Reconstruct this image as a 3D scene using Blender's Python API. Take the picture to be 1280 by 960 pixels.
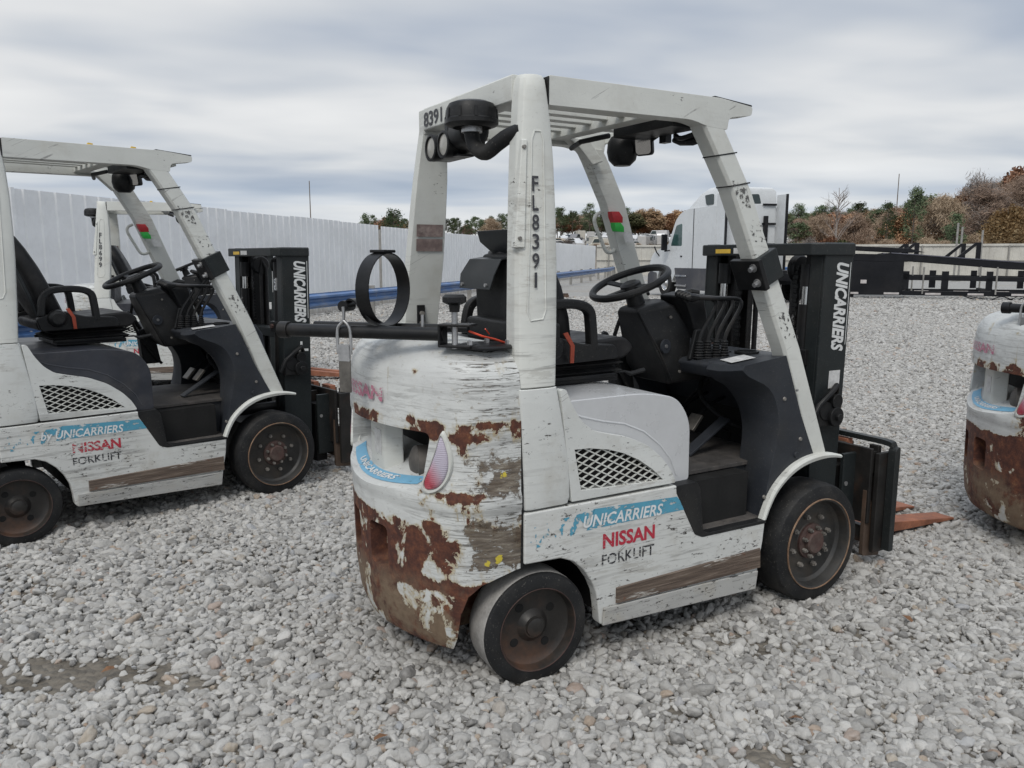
import bpy, bmesh, math, random
import numpy as np
from mathutils import Vector, Matrix, noise as mnoise
S = bpy.context.scene
for o in list(bpy.data.objects): bpy.data.objects.remove(o)
COL = S.collection
R = math.radians
# ------------------------------------------------------------------ camera, sky, sun, exposure
cam = bpy.data.cameras.new('camera'); co = bpy.data.objects.new('camera', cam); COL.objects.link(co)
cam.sensor_fit = 'HORIZONTAL'; cam.sensor_width = 36; cam.lens = 36*986.3/1280; cam.clip_start = .05; cam.clip_end = 3000
co.location = (0, 0, 1.4678); co.rotation_euler = (R(90-9.08), 0, 0)
S.camera = co
S.render.engine = 'CYCLES'
S.render.resolution_x = 1024; S.render.resolution_y = 768
S.view_settings.view_transform = 'Standard'; S.view_settings.look = 'None'
S.view_settings.exposure = 0.0; S.view_settings.gamma = 1.0

class NT:
    """tiny node-expression helper"""
    def __init__(s, tree): s.t = tree; s.n = tree.nodes; s.l = tree.links
    def put(s, inp, v):
        if v is None: return
        if isinstance(v, bpy.types.NodeSocket): s.l.new(v, inp)
        else:
            if inp.type == 'RGBA' and not hasattr(v, '__len__'): v = (v, v, v, 1)
            elif inp.type == 'RGBA' and len(v) == 3: v = (*v, 1)
            elif inp.type == 'VECTOR' and not hasattr(v, '__len__'): v = (v, v, v)
            inp.default_value = v
    def m(s, op, a, b=None, c=None, clamp=False):
        n = s.n.new('ShaderNodeMath'); n.operation = op; n.use_clamp = clamp
        for i, v in enumerate((a, b, c)): s.put(n.inputs[i], v)
        return n.outputs[0]
    def v(s, op, a, b=None):
        n = s.n.new('ShaderNodeVectorMath'); n.operation = op
        s.put(n.inputs[0], a); s.put(n.inputs[1], b)
        return n.outputs[0]
    def mul(s, a, b): return s.m('MULTIPLY', a, b)
    def add(s, a, b): return s.m('ADD', a, b)
    def noise(s, vec, scale, detail=4, rough=.55, dist=0):
        n = s.n.new('ShaderNodeTexNoise'); s.put(n.inputs['Vector'], vec)
        n.inputs['Scale'].default_value = scale; n.inputs['Detail'].default_value = detail
        n.inputs['Roughness'].default_value = rough; n.inputs['Distortion'].default_value = dist
        return n.outputs['Fac']
    def ramp(s, f, lo, hi, a=0., b=1., smooth=True):
        n = s.n.new('ShaderNodeMapRange'); n.interpolation_type = 'SMOOTHSTEP' if smooth else 'LINEAR'
        s.put(n.inputs[0], f); n.inputs[1].default_value = lo; n.inputs[2].default_value = hi
        n.inputs[3].default_value = a; n.inputs[4].default_value = b
        return n.outputs[0]
    def band(s, x, lo, hi, soft):
        return s.mul(s.ramp(x, lo-soft, lo), s.ramp(x, hi, hi+soft, 1, 0))
    def mix(s, f, a, b):
        n = s.n.new('ShaderNodeMix'); n.data_type = 'RGBA'
        s.put(n.inputs[0], f); s.put(n.inputs[6], a); s.put(n.inputs[7], b)
        return n.outputs[2]
    def cr(s, f, stops):
        n = s.n.new('ShaderNodeValToRGB'); s.put(n.inputs[0], f); e = n.color_ramp.elements
        while len(e) < len(stops): e.new(.5)
        for i, (p, c) in enumerate(stops): e[i].position = p; e[i].color = (*c, 1) if len(c) == 3 else c
        return n.outputs[0]
    def sep(s, v):
        n = s.n.new('ShaderNodeSeparateXYZ'); s.put(n.inputs[0], v); return n.outputs
    def comb(s, x, y, z):
        n = s.n.new('ShaderNodeCombineXYZ'); s.put(n.inputs[0], x); s.put(n.inputs[1], y); s.put(n.inputs[2], z); return n.outputs[0]
    def coord(s, kind='Object'): return s.n.new('ShaderNodeTexCoord').outputs[kind]

SUN_EL, SUN_AZ = R(48), R(200)          # azimuth clockwise from +Y: behind the camera, a little left
w = bpy.data.worlds.new('World'); S.world = w; w.use_nodes = True
T = NT(w.node_tree); T.n.clear()
sky = T.n.new('ShaderNodeTexSky'); sky.sky_type = 'NISHITA'; sky.sun_disc = False
sky.sun_elevation = SUN_EL; sky.sun_rotation = SUN_AZ
bg1 = T.n.new('ShaderNodeBackground'); T.put(bg1.inputs[0], sky.outputs[0]); bg1.inputs[1].default_value = .09
d = T.coord('Generated'); dx, dy, dz = T.sep(d)
zc = T.m('MAXIMUM', dz, 0.0); den = T.add(zc, .10)
rot = R(-14)
u_ = T.m('DIVIDE', dx, den); v_ = T.m('DIVIDE', dy, den)
uu = T.add(T.mul(u_, math.cos(rot)), T.mul(v_, -math.sin(rot))); vv = T.add(T.mul(u_, math.sin(rot)), T.mul(v_, math.cos(rot)))
pc = T.comb(T.mul(uu, .62), T.mul(vv, 1.0), 0.)
n1 = T.noise(pc, .80, 3, .40, .25); n2 = T.noise(T.comb(T.mul(uu, .7), vv, 4.), 1.9, 3, .42, .2)
n0 = T.noise(T.comb(T.mul(uu, .9), vv, 9.), .46, 2, .4, .15)
lum = T.add(T.add(T.mul(n1, .45), T.mul(n2, .20)), T.mul(n0, .35))
lum = T.m('MULTIPLY_ADD', T.add(lum, -.5), 1.35, .500)
c1 = T.cr(lum, [(.35, (.37, .43, .53)), (.43, (.48, .53, .61)), (.50, (.63, .66, .70)), (.57, (.78, .79, .80)), (.68, (.90, .90, .895))])
# low in the sky: pale, with long thin blue-grey bands
el = T.ramp(dz, .0, .13)
hz = T.noise(T.comb(T.mul(dx, 1.6), T.mul(dy, 1.6), T.mul(dz, 26.)), 1.0, 4, .5, .2)
c2 = T.cr(hz, [(.38, (.42, .51, .64)), (.5, (.60, .67, .77)), (.6, (.82, .84, .86))])
col = T.mix(el, c2, c1)
# overcast skies are brighter overhead
up = T.ramp(dz, .42, 1.0, 1.0, 2.1)
bg2 = T.n.new('ShaderNodeBackground'); T.put(bg2.inputs[0], col); T.put(bg2.inputs[1], up)
gb = T.n.new('ShaderNodeMixShader'); gb.inputs[0].default_value = .93
T.l.new(bg1.outputs[0], gb.inputs[1]); T.l.new(bg2.outputs[0], gb.inputs[2])
wo = T.n.new('ShaderNodeOutputWorld'); T.l.new(gb.outputs[0], wo.inputs[0])
sl = bpy.data.lights.new('sun', 'SUN'); sl.energy = 1.5; sl.angle = R(20); sl.color = (1, .96, .9)
so = bpy.data.objects.new('sun', sl); COL.objects.link(so)
sd = Vector((math.sin(SUN_AZ)*math.cos(SUN_EL), math.cos(SUN_AZ)*math.cos(SUN_EL), math.sin(SUN_EL)))
so.rotation_euler = sd.to_track_quat('Z', 'Y').to_euler()

# ------------------------------------------------------------------ materials
def newmat(name):
    m = bpy.data.materials.new(name); m.use_nodes = True
    t = NT(m.node_tree); b = t.n['Principled BSDF']
    return m, t, b
def bump(t, b, h, strength=.3, dist=.01):
    n = t.n.new('ShaderNodeBump'); n.inputs['Strength'].default_value = strength; n.inputs['Distance'].default_value = dist
    t.put(n.inputs['Height'], h); t.l.new(n.outputs[0], b.inputs['Normal'])
def plain(name, c, rough=.5, metal=0., var=.25, scale=9, bstr=.12, dirt=None, spec=None, grit=0):
    """base colour broken up by two noises, dust patches and a fine relief"""
    m, t, b = newmat(name); p = t.coord()
    a = t.noise(p, scale, 6, .6); f = t.noise(p, scale*9, 3, .6)
    k = t.add(t.mul(a, .7), t.mul(f, .3))
    lo = tuple(x*(1-var) for x in c); hi = tuple(min(1, x*(1+var)) for x in c)
    col = t.mix(t.ramp(k, .3, .7), lo, hi)
    if dirt: col = t.mix(t.mul(t.ramp(t.noise(p, scale*.6, 7, .65), .45, .75), dirt[1]), col, dirt[0])
    if grit: col = t.mix(t.ramp(t.noise(p, 140, 2, .6), .64, .70, 0, grit), col, (.3, .28, .25))
    t.put(b.inputs['Base Color'], col); b.inputs['Metallic'].default_value = metal
    t.put(b.inputs['Roughness'], t.ramp(a, .2, .8, max(0, rough-.12), min(1, rough+.12)))
    if spec is not None: b.inputs['Specular IOR Level'].default_value = spec
    if bstr: bump(t, b, k, bstr, .004)
    return m
def paint(name, base, wear=.5, seed=0., rough=.42, grime=.5):
    """old machine enamel: horizontal scuffs, hairline cracks, specks and dust"""
    m, t, b = newmat(name); p = t.v('ADD', t.coord(), (seed, seed*.7, 0))
    big = t.noise(p, 3.2, 6, .6)
    col = t.mix(t.ramp(big, .3, .72), tuple(x*.90 for x in base), base)
    warm = t.noise(t.v('ADD', p, (7, 3, 1)), 5.5, 7, .65)
    col = t.mix(t.mul(t.ramp(warm, .50, .74), grime), col, (.36, .335, .28))
    # soft scuffs
    ps = t.v('MULTIPLY', p, (3., 3., 46.)); st = t.noise(ps, 1., 5, .62, .5)
    patch = t.ramp(t.noise(t.v('ADD', p, (2, 9, 4)), 2.6, 4, .6), .60-.22*wear, .80-.2*wear)
    col = t.mix(t.mul(t.mul(t.ramp(st, .50, .62), patch), .72), col, (.25, .25, .24))
    # hard scratches
    pf = t.v('MULTIPLY', t.v('ADD', p, (0, 0, 3)), (6., 6., 130.)); sf = t.noise(pf, 1., 4, .65, .8)
    pk = t.ramp(t.noise(t.v('ADD', p, (5, 5, 5)), 3.6, 6, .72), .68-.20*wear, .74-.16*wear)
    vr = t.n.new('ShaderNodeVectorRotate'); vr.rotation_type = 'Y_AXIS'; t.put(vr.inputs['Vector'], p); vr.inputs['Angle'].default_value = .5
    sd_ = t.noise(t.v('MULTIPLY', vr.outputs[0], (3., 3., 90.)), 1., 4, .65, .8)
    col = t.mix(t.mul(t.mul(t.ramp(sd_, .62, .65), t.ramp(t.noise(t.v('ADD', p, (8, 1, 2)), 4.2, 4, .6), .56, .62)), .7), col, (.16, .155, .15))
    edge_ = t.ramp(t.noise(t.v('ADD', p, (2, 2, 2)), 1.3, 3, .5), .50, .64)
    col = t.mix(t.mul(t.mul(t.ramp(t.noise(t.v('MULTIPLY', p, (1.6, 1.6, 9)), 5, 8, .7), .50, .60), edge_), .5), col, (.30, .285, .25))
    col = t.mix(t.mul(t.ramp(sf, .63, .655), pk), col, (.075, .072, .07))
    # crackle chips
    ch = t.noise(t.v('MULTIPLY', p, (1, 1, 2.4)), 34, 7, .72)
    cm = t.mul(t.ramp(ch, .60, .615), t.ramp(t.noise(t.v('ADD', p, (1, 1, 8)), 5., 4, .6), .66-.2*wear, .70-.2*wear))
    col = t.mix(cm, col, (.06, .055, .05))
    sp = t.ramp(t.noise(p, 95, 2, .5), .70, .73, 0, .6*wear)
    col = t.mix(sp, col, (.12, .11, .1))
    t.put(b.inputs['Base Color'], col)
    t.put(b.inputs['Roughness'], t.ramp(big, .2, .8, rough-.08, rough+.2))
    bump(t, b, t.add(t.add(t.mul(big, .8), t.mul(st, .08)), t.mul(cm, -.12)), .35, .02)
    return m
def rusty(name, seed=0., amount=0., warm=1.):
    """counterweight casting: enamel, cream primer, chipped rust, scraped corner plates"""
    m, t, b = newmat(name); q = t.coord(); p = t.v('ADD', q, (seed, seed, 0)); x, y, z = t.sep(q)
    base = (.60, .615, .60)
    big = t.noise(p, 4, 6, .6)
    col = t.mix(t.ramp(big, .35, .7), (.50, .51, .50), base)
    st = t.noise(t.v('MULTIPLY', p, (4., 4., 60.)), 1., 6, .65, .6)
    pt = t.ramp(t.noise(t.v('ADD', p, (3, 1, 6)), 3.2, 4, .6), .38, .6)
    near = t.mul(t.ramp(x, -.34, -.2), t.ramp(t.m('ABSOLUTE', y), .30, .42))
    col = t.mix(t.mul(t.mul(t.ramp(st, .50, .60), t.m('MAXIMUM', pt, near)), .45), col, (.24, .24, .23))
    sf = t.noise(t.v('MULTIPLY', p, (9., 9., 150.)), 1., 4, .7, 1.)
    col = t.mix(t.mul(t.ramp(sf, .565, .585), t.add(t.mul(near, .85), t.mul(pt, .22))), col, (.085, .08, .072))
    cr_ = t.noise(t.v('MULTIPLY', p, (1, 1, 2.2)), 30, 8, .75)
    col = t.mix(t.mul(t.ramp(cr_, .60, .61), t.add(.25, t.mul(near, .5))), col, (.16, .13, .09))
    # vertical crackle lines
    sv = t.noise(t.v('MULTIPLY', p, (30., 30., 4.)), 1., 3, .6, .3)
    col = t.mix(t.mul(t.ramp(sv, .66, .70), .35), col, (.30, .25, .15))
    # where rust takes over (height bands, the rear corner, the foot)
    f1 = t.noise(t.v('MULTIPLY', p, (1, 1, .75)), 11., 10, .66, .35)
    f2 = t.noise(t.v('ADD', p, (9, 2, 5)), 3.4, 3, .5)
    ay = t.m('ABSOLUTE', y)
    bias = t.add(-.215+amount, t.mul(t.band(z, .0, .36, .06), .33))
    notc = t.ramp(t.add(x, 0), -.30, -.24, 1, .25)
    bias = t.add(bias, t.mul(t.mul(t.band(z, .38, .575, .035), notc), .325))
    bias = t.add(bias, t.mul(t.mul(t.band(z, .60, .70, .02), t.band(ay, .34, .50, .03)), .17))
    bias = t.add(bias, t.mul(t.band(z, .895, .930, .035), .21))
    bias = t.add(bias, t.mul(t.mul(t.band(z, .70, .89, .03), t.band(ay, .445, .50, .015)), .17))
    bias = t.add(bias, t.mul(t.mul(t.band(z, .55, .95, .1), t.band(x, -.10, 0., .015)), .12))
    bias = t.add(bias, t.mul(t.mul(t.band(z, .94, 1.10, .02), t.band(y, -.315, -.285, .012)), .17))
    val = t.add(t.add(f1, bias), t.mul(t.add(f2, -.5), .60))
    prim = t.ramp(val, .488, .497); rst = t.ramp(val, .517, .524)
    cream = t.mix(t.noise(p, 40, 5, .7), (.50, .46, .33), (.42, .30, .13))
    rn = t.noise(p, 28, 8, .7)
    rc = t.cr(rn, [(.25, (.024, .011, .009)), (.45, (.066, .022, .014)), (.6, (.125, .043, .022)), (.74, (.29, .135, .052))])
    rc = t.mix(t.mul(t.band(z, 0, .28, .16), t.ramp(t.noise(t.v('ADD', p, (4, 4, 4)), 6, 9, .72), .42, .56)), rc, t.mix(t.noise(p, 35, 5, .7), (.085, .055, .034), (.26, .19, .125)))
    col = t.mix(t.mul(t.ramp(val, .40, .50), t.mul(t.ramp(t.noise(p, 18, 5, .6), .35, .65), .55)), col, (.40, .34, .225))
    col = t.mix(t.mul(prim, .62), col, cream); col = t.mix(rst, col, rc)
    # ground-down plates on the near corner
    ed = t.mul(t.add(t.noise(p, 12, 7, .7), -.5), .16)
    zz = t.add(z, t.mul(ed, 1.4)); xx = t.add(x, t.mul(t.add(t.noise(t.v('ADD', p, (6, 6, 6)), 14, 7, .72), -.5), .34))
    s1 = t.mul(t.band(zz, .465, .60, .008), t.band(xx, -.235, 0, .01))
    s2 = t.mul(t.band(zz, .70, .815, .02), t.band(xx, -.20, -.085, .02))
    ns = t.mul(t.ramp(t.m('ABSOLUTE', y), .38, .43), t.ramp(t.noise(t.v('MULTIPLY', p, (1, 1, 3)), 16, 6, .7), .36, .43))
    sm = t.mul(t.m('MAXIMUM', s1, s2), ns)
    sc = t.noise(t.v('MULTIPLY', p, (12., 12., 75.)), 1., 7, .72, .4)
    scol = t.cr(sc, [(.30, (.035, .024, .016)), (.46, (.090, .066, .045)), (.57, (.165, .135, .10)), (.66, (.30, .28, .235)), (.76, (.52, .52, .49))])
    col = t.mix(t.mul(sm, .93), col, scol)
    # low scraped arch lip
    # yellow paint marks
    for k, (px, py, pz, r) in enumerate(((-.335, -.40, .948, .015), (-.13, -.515, .775, .008), (-.19, -.50, .475, .002), (-.15, -.515, .478, .002))):
        dd = t.n.new('ShaderNodeVectorMath'); dd.operation = 'DISTANCE'; t.put(dd.inputs[0], q); dd.inputs[1].default_value = (px, py, pz)
        mk = t.ramp(t.add(dd.outputs['Value'], t.mul(t.add(f1, -.5), .14)), r*.8, r, 1, 0)
        col = t.mix(t.mul(mk, .8), col, (.62, .50, .04))
    t.put(b.inputs['Base Color'], col)
    wet = t.m('MAXIMUM', rst, sm)
    t.put(b.inputs['Roughness'], t.add(.5, t.mul(wet, .28)))
    h = t.add(t.mul(big, .5), t.mul(t.mul(rst, -1), .10)); h = t.add(h, t.mul(t.mul(rn, wet), .16)); h = t.add(h, t.mul(t.mul(t.add(prim, t.mul(rst, -1)), 1), .05)); h = t.add(h, t.mul(st, .05))
    bump(t, b, h, .8, .025)
    return m

M = {}
M['gray_plastic'] = plain('cowl plastic', (.028, .0315, .038), .46, var=.16, scale=5, bstr=.10, dirt=((.070, .066, .058), .26), grit=.12)
M['black_plastic'] = plain('black plastic', (.0115, .012, .013), .46, var=.2, bstr=.18, dirt=((.042, .040, .036), .34), grit=.10)
M['black_metal'] = plain('black steel', (.013, .0135, .0145), .40, .2, var=.3, bstr=.18, dirt=((.050, .042, .035), .4))
M['mast'] = plain('mast steel', (.0185, .0225, .0235), .42, .1, var=.18, scale=4, bstr=.10, dirt=((.050, .046, .042), .32), grit=.14)
M['worn_metal'] = plain('worn steel', (.16, .15, .135), .45, .7, var=.35, bstr=.3)
M['chrome'] = plain('polished rod', (.62, .60, .57), .18, 1., var=.12, bstr=.03)
M['zinc'] = plain('zinc plated steel', (.42, .42, .42), .4, .8, var=.25, bstr=.15)
M['bolt'] = plain('dull bolt steel', (.25, .235, .215), .5, .6, var=.35, bstr=.2)
M['rubber'] = plain('tyre rubber', (.0125, .0130, .0140), .62, var=.3, scale=14, bstr=.3, dirt=((.050, .047, .042), .42), grit=.2)
M['tread_dusty'] = plain('dusty tread', (.31, .30, .285), .85, var=.3, scale=10, bstr=.5, dirt=((.12, .115, .105), .6), grit=.3)
M['tread'] = plain('scuffed tread', (.018, .0185, .020), .7, var=.3, scale=14, bstr=.3, dirt=((.055, .052, .047), .5))
M['rim_front'] = plain('front rim enamel', (.030, .030, .029), .48, .1, var=.3, scale=8, bstr=.2, dirt=((.085, .062, .042), .4))
M['rim_rear'] = plain('rear rim enamel', (.026, .024, .022), .48, .2, var=.3, scale=9, bstr=.2, dirt=((.16, .075, .04), .55))
M['rim_rust'] = plain('rusted rim lip', (.22, .135, .085), .7, .2, var=.45, scale=22, bstr=.3, dirt=((.42, .36, .27), .6))
M['hub_rust'] = plain('rusted hub', (.060, .032, .027), .7, var=.4, scale=20, bstr=.5, dirt=((.12, .10, .085), .5))
M['fork_rust'] = plain('surface rust', (.29, .115, .065), .78, var=.35, scale=12, bstr=.4, dirt=((.17, .07, .045), .7))
M['carriage'] = plain('carriage steel', (.022, .021, .020), .5, .2, var=.3, scale=9, bstr=.25, dirt=((.105, .055, .035), .6))
M['shank'] = plain('fork shank steel', (.085, .060, .045), .6, .2, var=.3, scale=10, bstr=.3, dirt=((.16, .085, .05), .6))
M['strip'] = plain('bare scraped steel', (.125, .092, .070), .55, .2, var=.35, scale=16, bstr=.3, dirt=((.075, .055, .045), .8))
def strip_mat():
    m, t, b = newmat('scraped sill band'); p = t.coord()
    s1 = t.noise(t.v('MULTIPLY', p, (4., 4., 70.)), 1., 6, .7, .5); s2 = t.noise(t.v('MULTIPLY', p, (1.5, 1.5, 12.)), 2.2, 6, .7)
    c = t.cr(s1, [(.30, (.040, .028, .021)), (.46, (.085, .060, .045)), (.60, (.14, .105, .08)), (.74, (.26, .22, .18))])
    c = t.mix(t.mul(t.ramp(s2, .58, .64), .8), c, (.42, .41, .38)); c = t.mix(t.ramp(t.noise(p, 22, 7, .7), .62, .66, 0, .7), c, (.12, .045, .022))
    t.put(b.inputs['Base Color'], c); b.inputs['Roughness'].default_value = .6; bump(t, b, t.add(s1, s2), .5, .01); return m
M['strip'] = strip_mat()
M['seat'] = plain('seat vinyl', (.010, .010, .011), .5, var=.2, scale=16, bstr=.25, dirt=((.055, .052, .05), .35))
M['flap'] = plain('seat shell', (.024, .027, .029), .40, var=.15, scale=5, bstr=.06)
M['belt_red'] = plain('orange belt', (.34, .06, .03), .7, var=.25, bstr=.1)
M['red_wire'] = plain('red wire', (.62, .07, .03), .5, var=.2, bstr=0)
M['tape_red'] = plain('red tape', (.42, .02, .025), .5, var=.2, bstr=.2)
M['tape_green'] = plain('green tape', (.03, .42, .06), .5, var=.2, bstr=.2)
M['yellow'] = plain('yellow tab', (.62, .40, .05), .5, var=.2, bstr=.1)
M['sticker'] = plain('paper label', (.58, .58, .57), .5, var=.2, scale=30, bstr=0, dirt=((.30, .30, .29), .5))
M['brownlabel'] = plain('faded warning label', (.17, .125, .115), .6, var=.35, scale=30, bstr=0, dirt=((.38, .32, .29), .7))
M['floor_mat'] = plain('floor mat', (.052, .048, .046), .75, var=.3, scale=14, bstr=.4, dirt=((.16, .14, .12), .5), grit=.2)
M['glass_dark'] = plain('dark glass', (.03, .045, .045), .08, 0, var=.2, bstr=0)
M['lens_white'] = plain('lamp lens', (.34, .33, .30), .15, 0, var=.15, scale=30, bstr=.1)
M['mirror'] = plain('mirror glass', (.75, .77, .80), .06, 1., var=.05, bstr=0)
M['lampblack'] = plain('engine bay', (.012, .012, .012), .8, var=.3, bstr=.1)
M['tank'] = plain('muffler', (.115, .105, .095), .6, .3, var=.3, bstr=.2)
for k_ in ('gray_plastic', 'black_plastic', 'seat', 'flap', 'rubber', 'tread', 'mast', 'black_metal', 'lampblack', 'carriage'): M[k_].node_tree.nodes['Principled BSDF'].inputs['Specular IOR Level'].default_value = .28
def lens():
    m, t, b = newmat('tail lamp lens'); x, y, z = t.sep(t.coord())
    # red field low and inboard, clear milky field outboard
    f = t.ramp(t.add(t.mul(x, 1.0), t.mul(z, .35)), -.085, -.035)
    rd = t.ramp(t.noise(t.coord(), 40, 3, .5), .3, .7)
    c = t.mix(f, t.mix(rd, (.42, .035, .06), (.50, .10, .13)), (.46, .42, .50))
    t.put(b.inputs['Base Color'], c); b.inputs['Roughness'].default_value = .3
    b.inputs['Coat Weight'].default_value = .5; bump(t, b, t.m('SINE', t.mul(z, 900.)), .25, .002)
    return m
M['lens'] = lens()
def decal(name, c, hole=.5, scale=45, under=None, stretch=(1, 1, 3.5), seed=0):
    """printed film that has flaked away in places"""
    m, t, b = newmat(name); p = t.v('ADD', t.coord(), (seed, 0, 0))
    n = t.noise(t.v('MULTIPLY', p, stretch), scale, 6, .65)
    n2 = t.noise(p, 9, 3, .5)
    mk = t.ramp(t.add(n, t.mul(t.add(n2, -.5), .45)), hole-.01, hole+.01)
    tr = t.n.new('ShaderNodeBsdfTransparent'); mx = t.n.new('ShaderNodeMixShader')
    fd = t.noise(p, 25, 3, .6)
    t.put(b.inputs['Base Color'], t.mix(fd, tuple(x*.8 for x in c), tuple(min(1, x*1.2) for x in c)))
    b.inputs['Roughness'].default_value = .5
    out = t.n['Material Output']
    t.put(mx.inputs[0], mk); t.l.new(tr.outputs[0], mx.inputs[1]); t.l.new(b.outputs[0], mx.inputs[2]); t.l.new(mx.outputs[0], out.inputs[0])
    return m
M['blue'] = decal('blue decal band', (.085, .30, .42), .40, 30, stretch=(1, 1, 3))
M['blue_frag'] = decal('torn blue decal', (.085, .30, .42), .56, 22, stretch=(1.5, 1, 1))
M['blue_pale'] = decal('faded blue decal', (.16, .38, .55), .36, 30)
M['white_text'] = decal('white print', (.66, .68, .68), .36, 60)
M['white_mast'] = decal('white mast lettering', (.62, .63, .62), .28, 60)
M['red_text'] = decal('red print', (.42, .025, .05), .33, 50)
M['red_text_worn'] = decal('red print flaked', (.42, .03, .05), .45, 45)
M['red_faint'] = decal('faded red print', (.45, .17, .24), .46, 60)
M['black_text'] = decal('black print', (.035, .035, .04), .27, 60)
M['black_text_worn'] = decal('black print flaked', (.03, .03, .035), .46, 50)
M['scribble'] = decal('black scuff mark', (.09, .088, .085), .555, 60, stretch=(1, 1, 1))

# ------------------------------------------------------------------ mesh helpers
class MB:
    def __init__(s): s.v = []; s.f = []; s.mi = []
    def _add(s, vs, fs, mi=0):
        o = len(s.v); s.v += [tuple(x) for x in vs]; s.f += [tuple(i+o for i in f) for f in fs]; s.mi += [mi]*len(fs); return s
    def box(s, x0, x1, y0, y1, z0, z1, mi=0):
        v = [(x, y, z) for x in (x0, x1) for y in (y0, y1) for z in (z0, z1)]
        return s._add(v, [(0, 1, 3, 2), (4, 6, 7, 5), (0, 4, 5, 1), (2, 3, 7, 6), (0, 2, 6, 4), (1, 5, 7, 3)], mi)
    def obox(s, c, ax, ay, az, mi=0):
        c, ax, ay, az = map(Vector, (c, ax, ay, az))
        v = [c+ax*i+ay*j+az*k for i in (-1, 1) for j in (-1, 1) for k in (-1, 1)]
        return s._add(v, [(0, 1, 3, 2), (4, 6, 7, 5), (0, 4, 5, 1), (2, 3, 7, 6), (0, 2, 6, 4), (1, 5, 7, 3)], mi)
    def bar(s, a, b, w, h, up=(0, 0, 1), mi=0):
        a, b = Vector(a), Vector(b); d = (b-a); L = d.length/2; d.normalize(); u = Vector(up)
        sd = d.cross(u)
        if sd.length < 1e-4: sd = d.cross(Vector((1, 0, 0)))
        sd.normalize(); u = sd.cross(d).normalized()
        return s.obox((a+b)/2, d*L, sd*w/2, u*h/2, mi)
    def prism(s, poly, y0, y1, plane='xz', mi=0):
        n = len(poly)
        def P(a, b, c): return (a, c, b) if plane == 'xz' else ((a, b, c) if plane == 'xy' else (c, a, b))
        v = [P(a, b, y0) for a, b in poly]+[P(a, b, y1) for a, b in poly]
        f = [tuple(range(n)), tuple(range(2*n-1, n-1, -1))]+[(i, i+n, (i+1) % n+n, (i+1) % n) for i in range(n)]
        return s._add(v, f, mi)
    def loft(s, rings, caps=True, closed=True, mi=0):
        n = len(rings[0]); v = [p for r in rings for p in r]; f = []
        for k in range(len(rings)-1):
            for i in range(n if closed else n-1):
                j = (i+1) % n; f.append((k*n+i, k*n+j, (k+1)*n+j, (k+1)*n+i))
        if caps: f += [tuple(reversed(range(n))), tuple(range((len(rings)-1)*n, len(rings)*n))]
        return s._add(v, f, mi)
    def tube(s, pts, r, n=10, mi=0, caps=True):
        pts = [Vector(p) for p in pts]; rings = []; prev = None
        for i, p in enumerate(pts):
            d = (pts[min(i+1, len(pts)-1)]-pts[max(i-1, 0)]).normalized()
            if prev is None:
                a = d.orthogonal().normalized()
            else:
                a = (prev-d*prev.dot(d)).normalized()
            prev = a; b = d.cross(a); rr = r[i] if hasattr(r, '__len__') else r
            rings.append([p+a*rr*math.cos(2*math.pi*k/n)+b*rr*math.sin(2*math.pi*k/n) for k in range(n)])
        return s.loft(rings, caps, True, mi)
    def cyl(s, a, b, r, n=16, r2=None, mi=0): return s.tube([a, b], [r, r if r2 is None else r2], n, mi)
    def lathe(s, prof, c=(0, 0, 0), axis='y', n=48, mi=0, close=False):
        """prof: (radius, along) pairs"""
        rings = []
        for k in range(n):
            a = 2*math.pi*k/n; ca, sa = math.cos(a), math.sin(a)
            if axis == 'y': rings.append([(c[0]+r*ca, c[1]+h, c[2]+r*sa) for r, h in prof])
            elif axis == 'z': rings.append([(c[0]+r*ca, c[1]+r*sa, c[2]+h) for r, h in prof])
            else: rings.append([(c[0]+h, c[1]+r*ca, c[2]+r*sa) for r, h in prof])
        m = len(prof); v = [p for r in rings for p in r]; f = []
        for k in range(n):
            k2 = (k+1) % n
            for i in range(m if close else m-1):
                j = (i+1) % m; f.append((k*m+i, k*m+j, k2*m+j, k2*m+i))
        return s._add(v, f, mi)
    def mesh(s, name='mesh'):
        me = bpy.data.meshes.new(name); me.from_pydata(s.v, [], s.f)
        me.polygons.foreach_set('material_index', s.mi)
        bm = bmesh.new(); bm.from_mesh(me); bmesh.ops.remove_doubles(bm, verts=bm.verts, dist=1e-5)
        bmesh.ops.recalc_face_normals(bm, faces=bm.faces); bm.to_mesh(me); bm.free()
        return me
    def build(s, name, mats, parent=None, bevel=0, seg=2, smooth=True, angle=35, loc=None, rot=None, label=None, mod=None):
        me = s.mesh(name)
        if not isinstance(mats, (list, tuple)): mats = [mats]
        for m in mats: me.materials.append(m)
        return link(name, me, parent, bevel, seg, smooth, angle, loc, rot, label)
def link(name, me, parent=None, bevel=0, seg=2, smooth=True, angle=35, loc=None, rot=None, label=None):
    o = bpy.data.objects.new(name, me); COL.objects.link(o)
    if smooth:
        try: me.shade_smooth()
        except Exception: me.polygons.foreach_set('use_smooth', [True]*len(me.polygons))
        if hasattr(me, 'set_sharp_from_angle'): me.set_sharp_from_angle(angle=R(angle))
    if bevel:
        b = o.modifiers.new('bevel', 'BEVEL'); b.width = bevel; b.segments = seg; b.limit_method = 'ANGLE'; b.angle_limit = R(28)
        b.use_clamp_overlap = True; b.harden_normals = True
    if parent: o.parent = parent
    if loc: o.location = loc
    if rot: o.rotation_euler = rot
    if label: o['label'] = label
    return o
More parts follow.
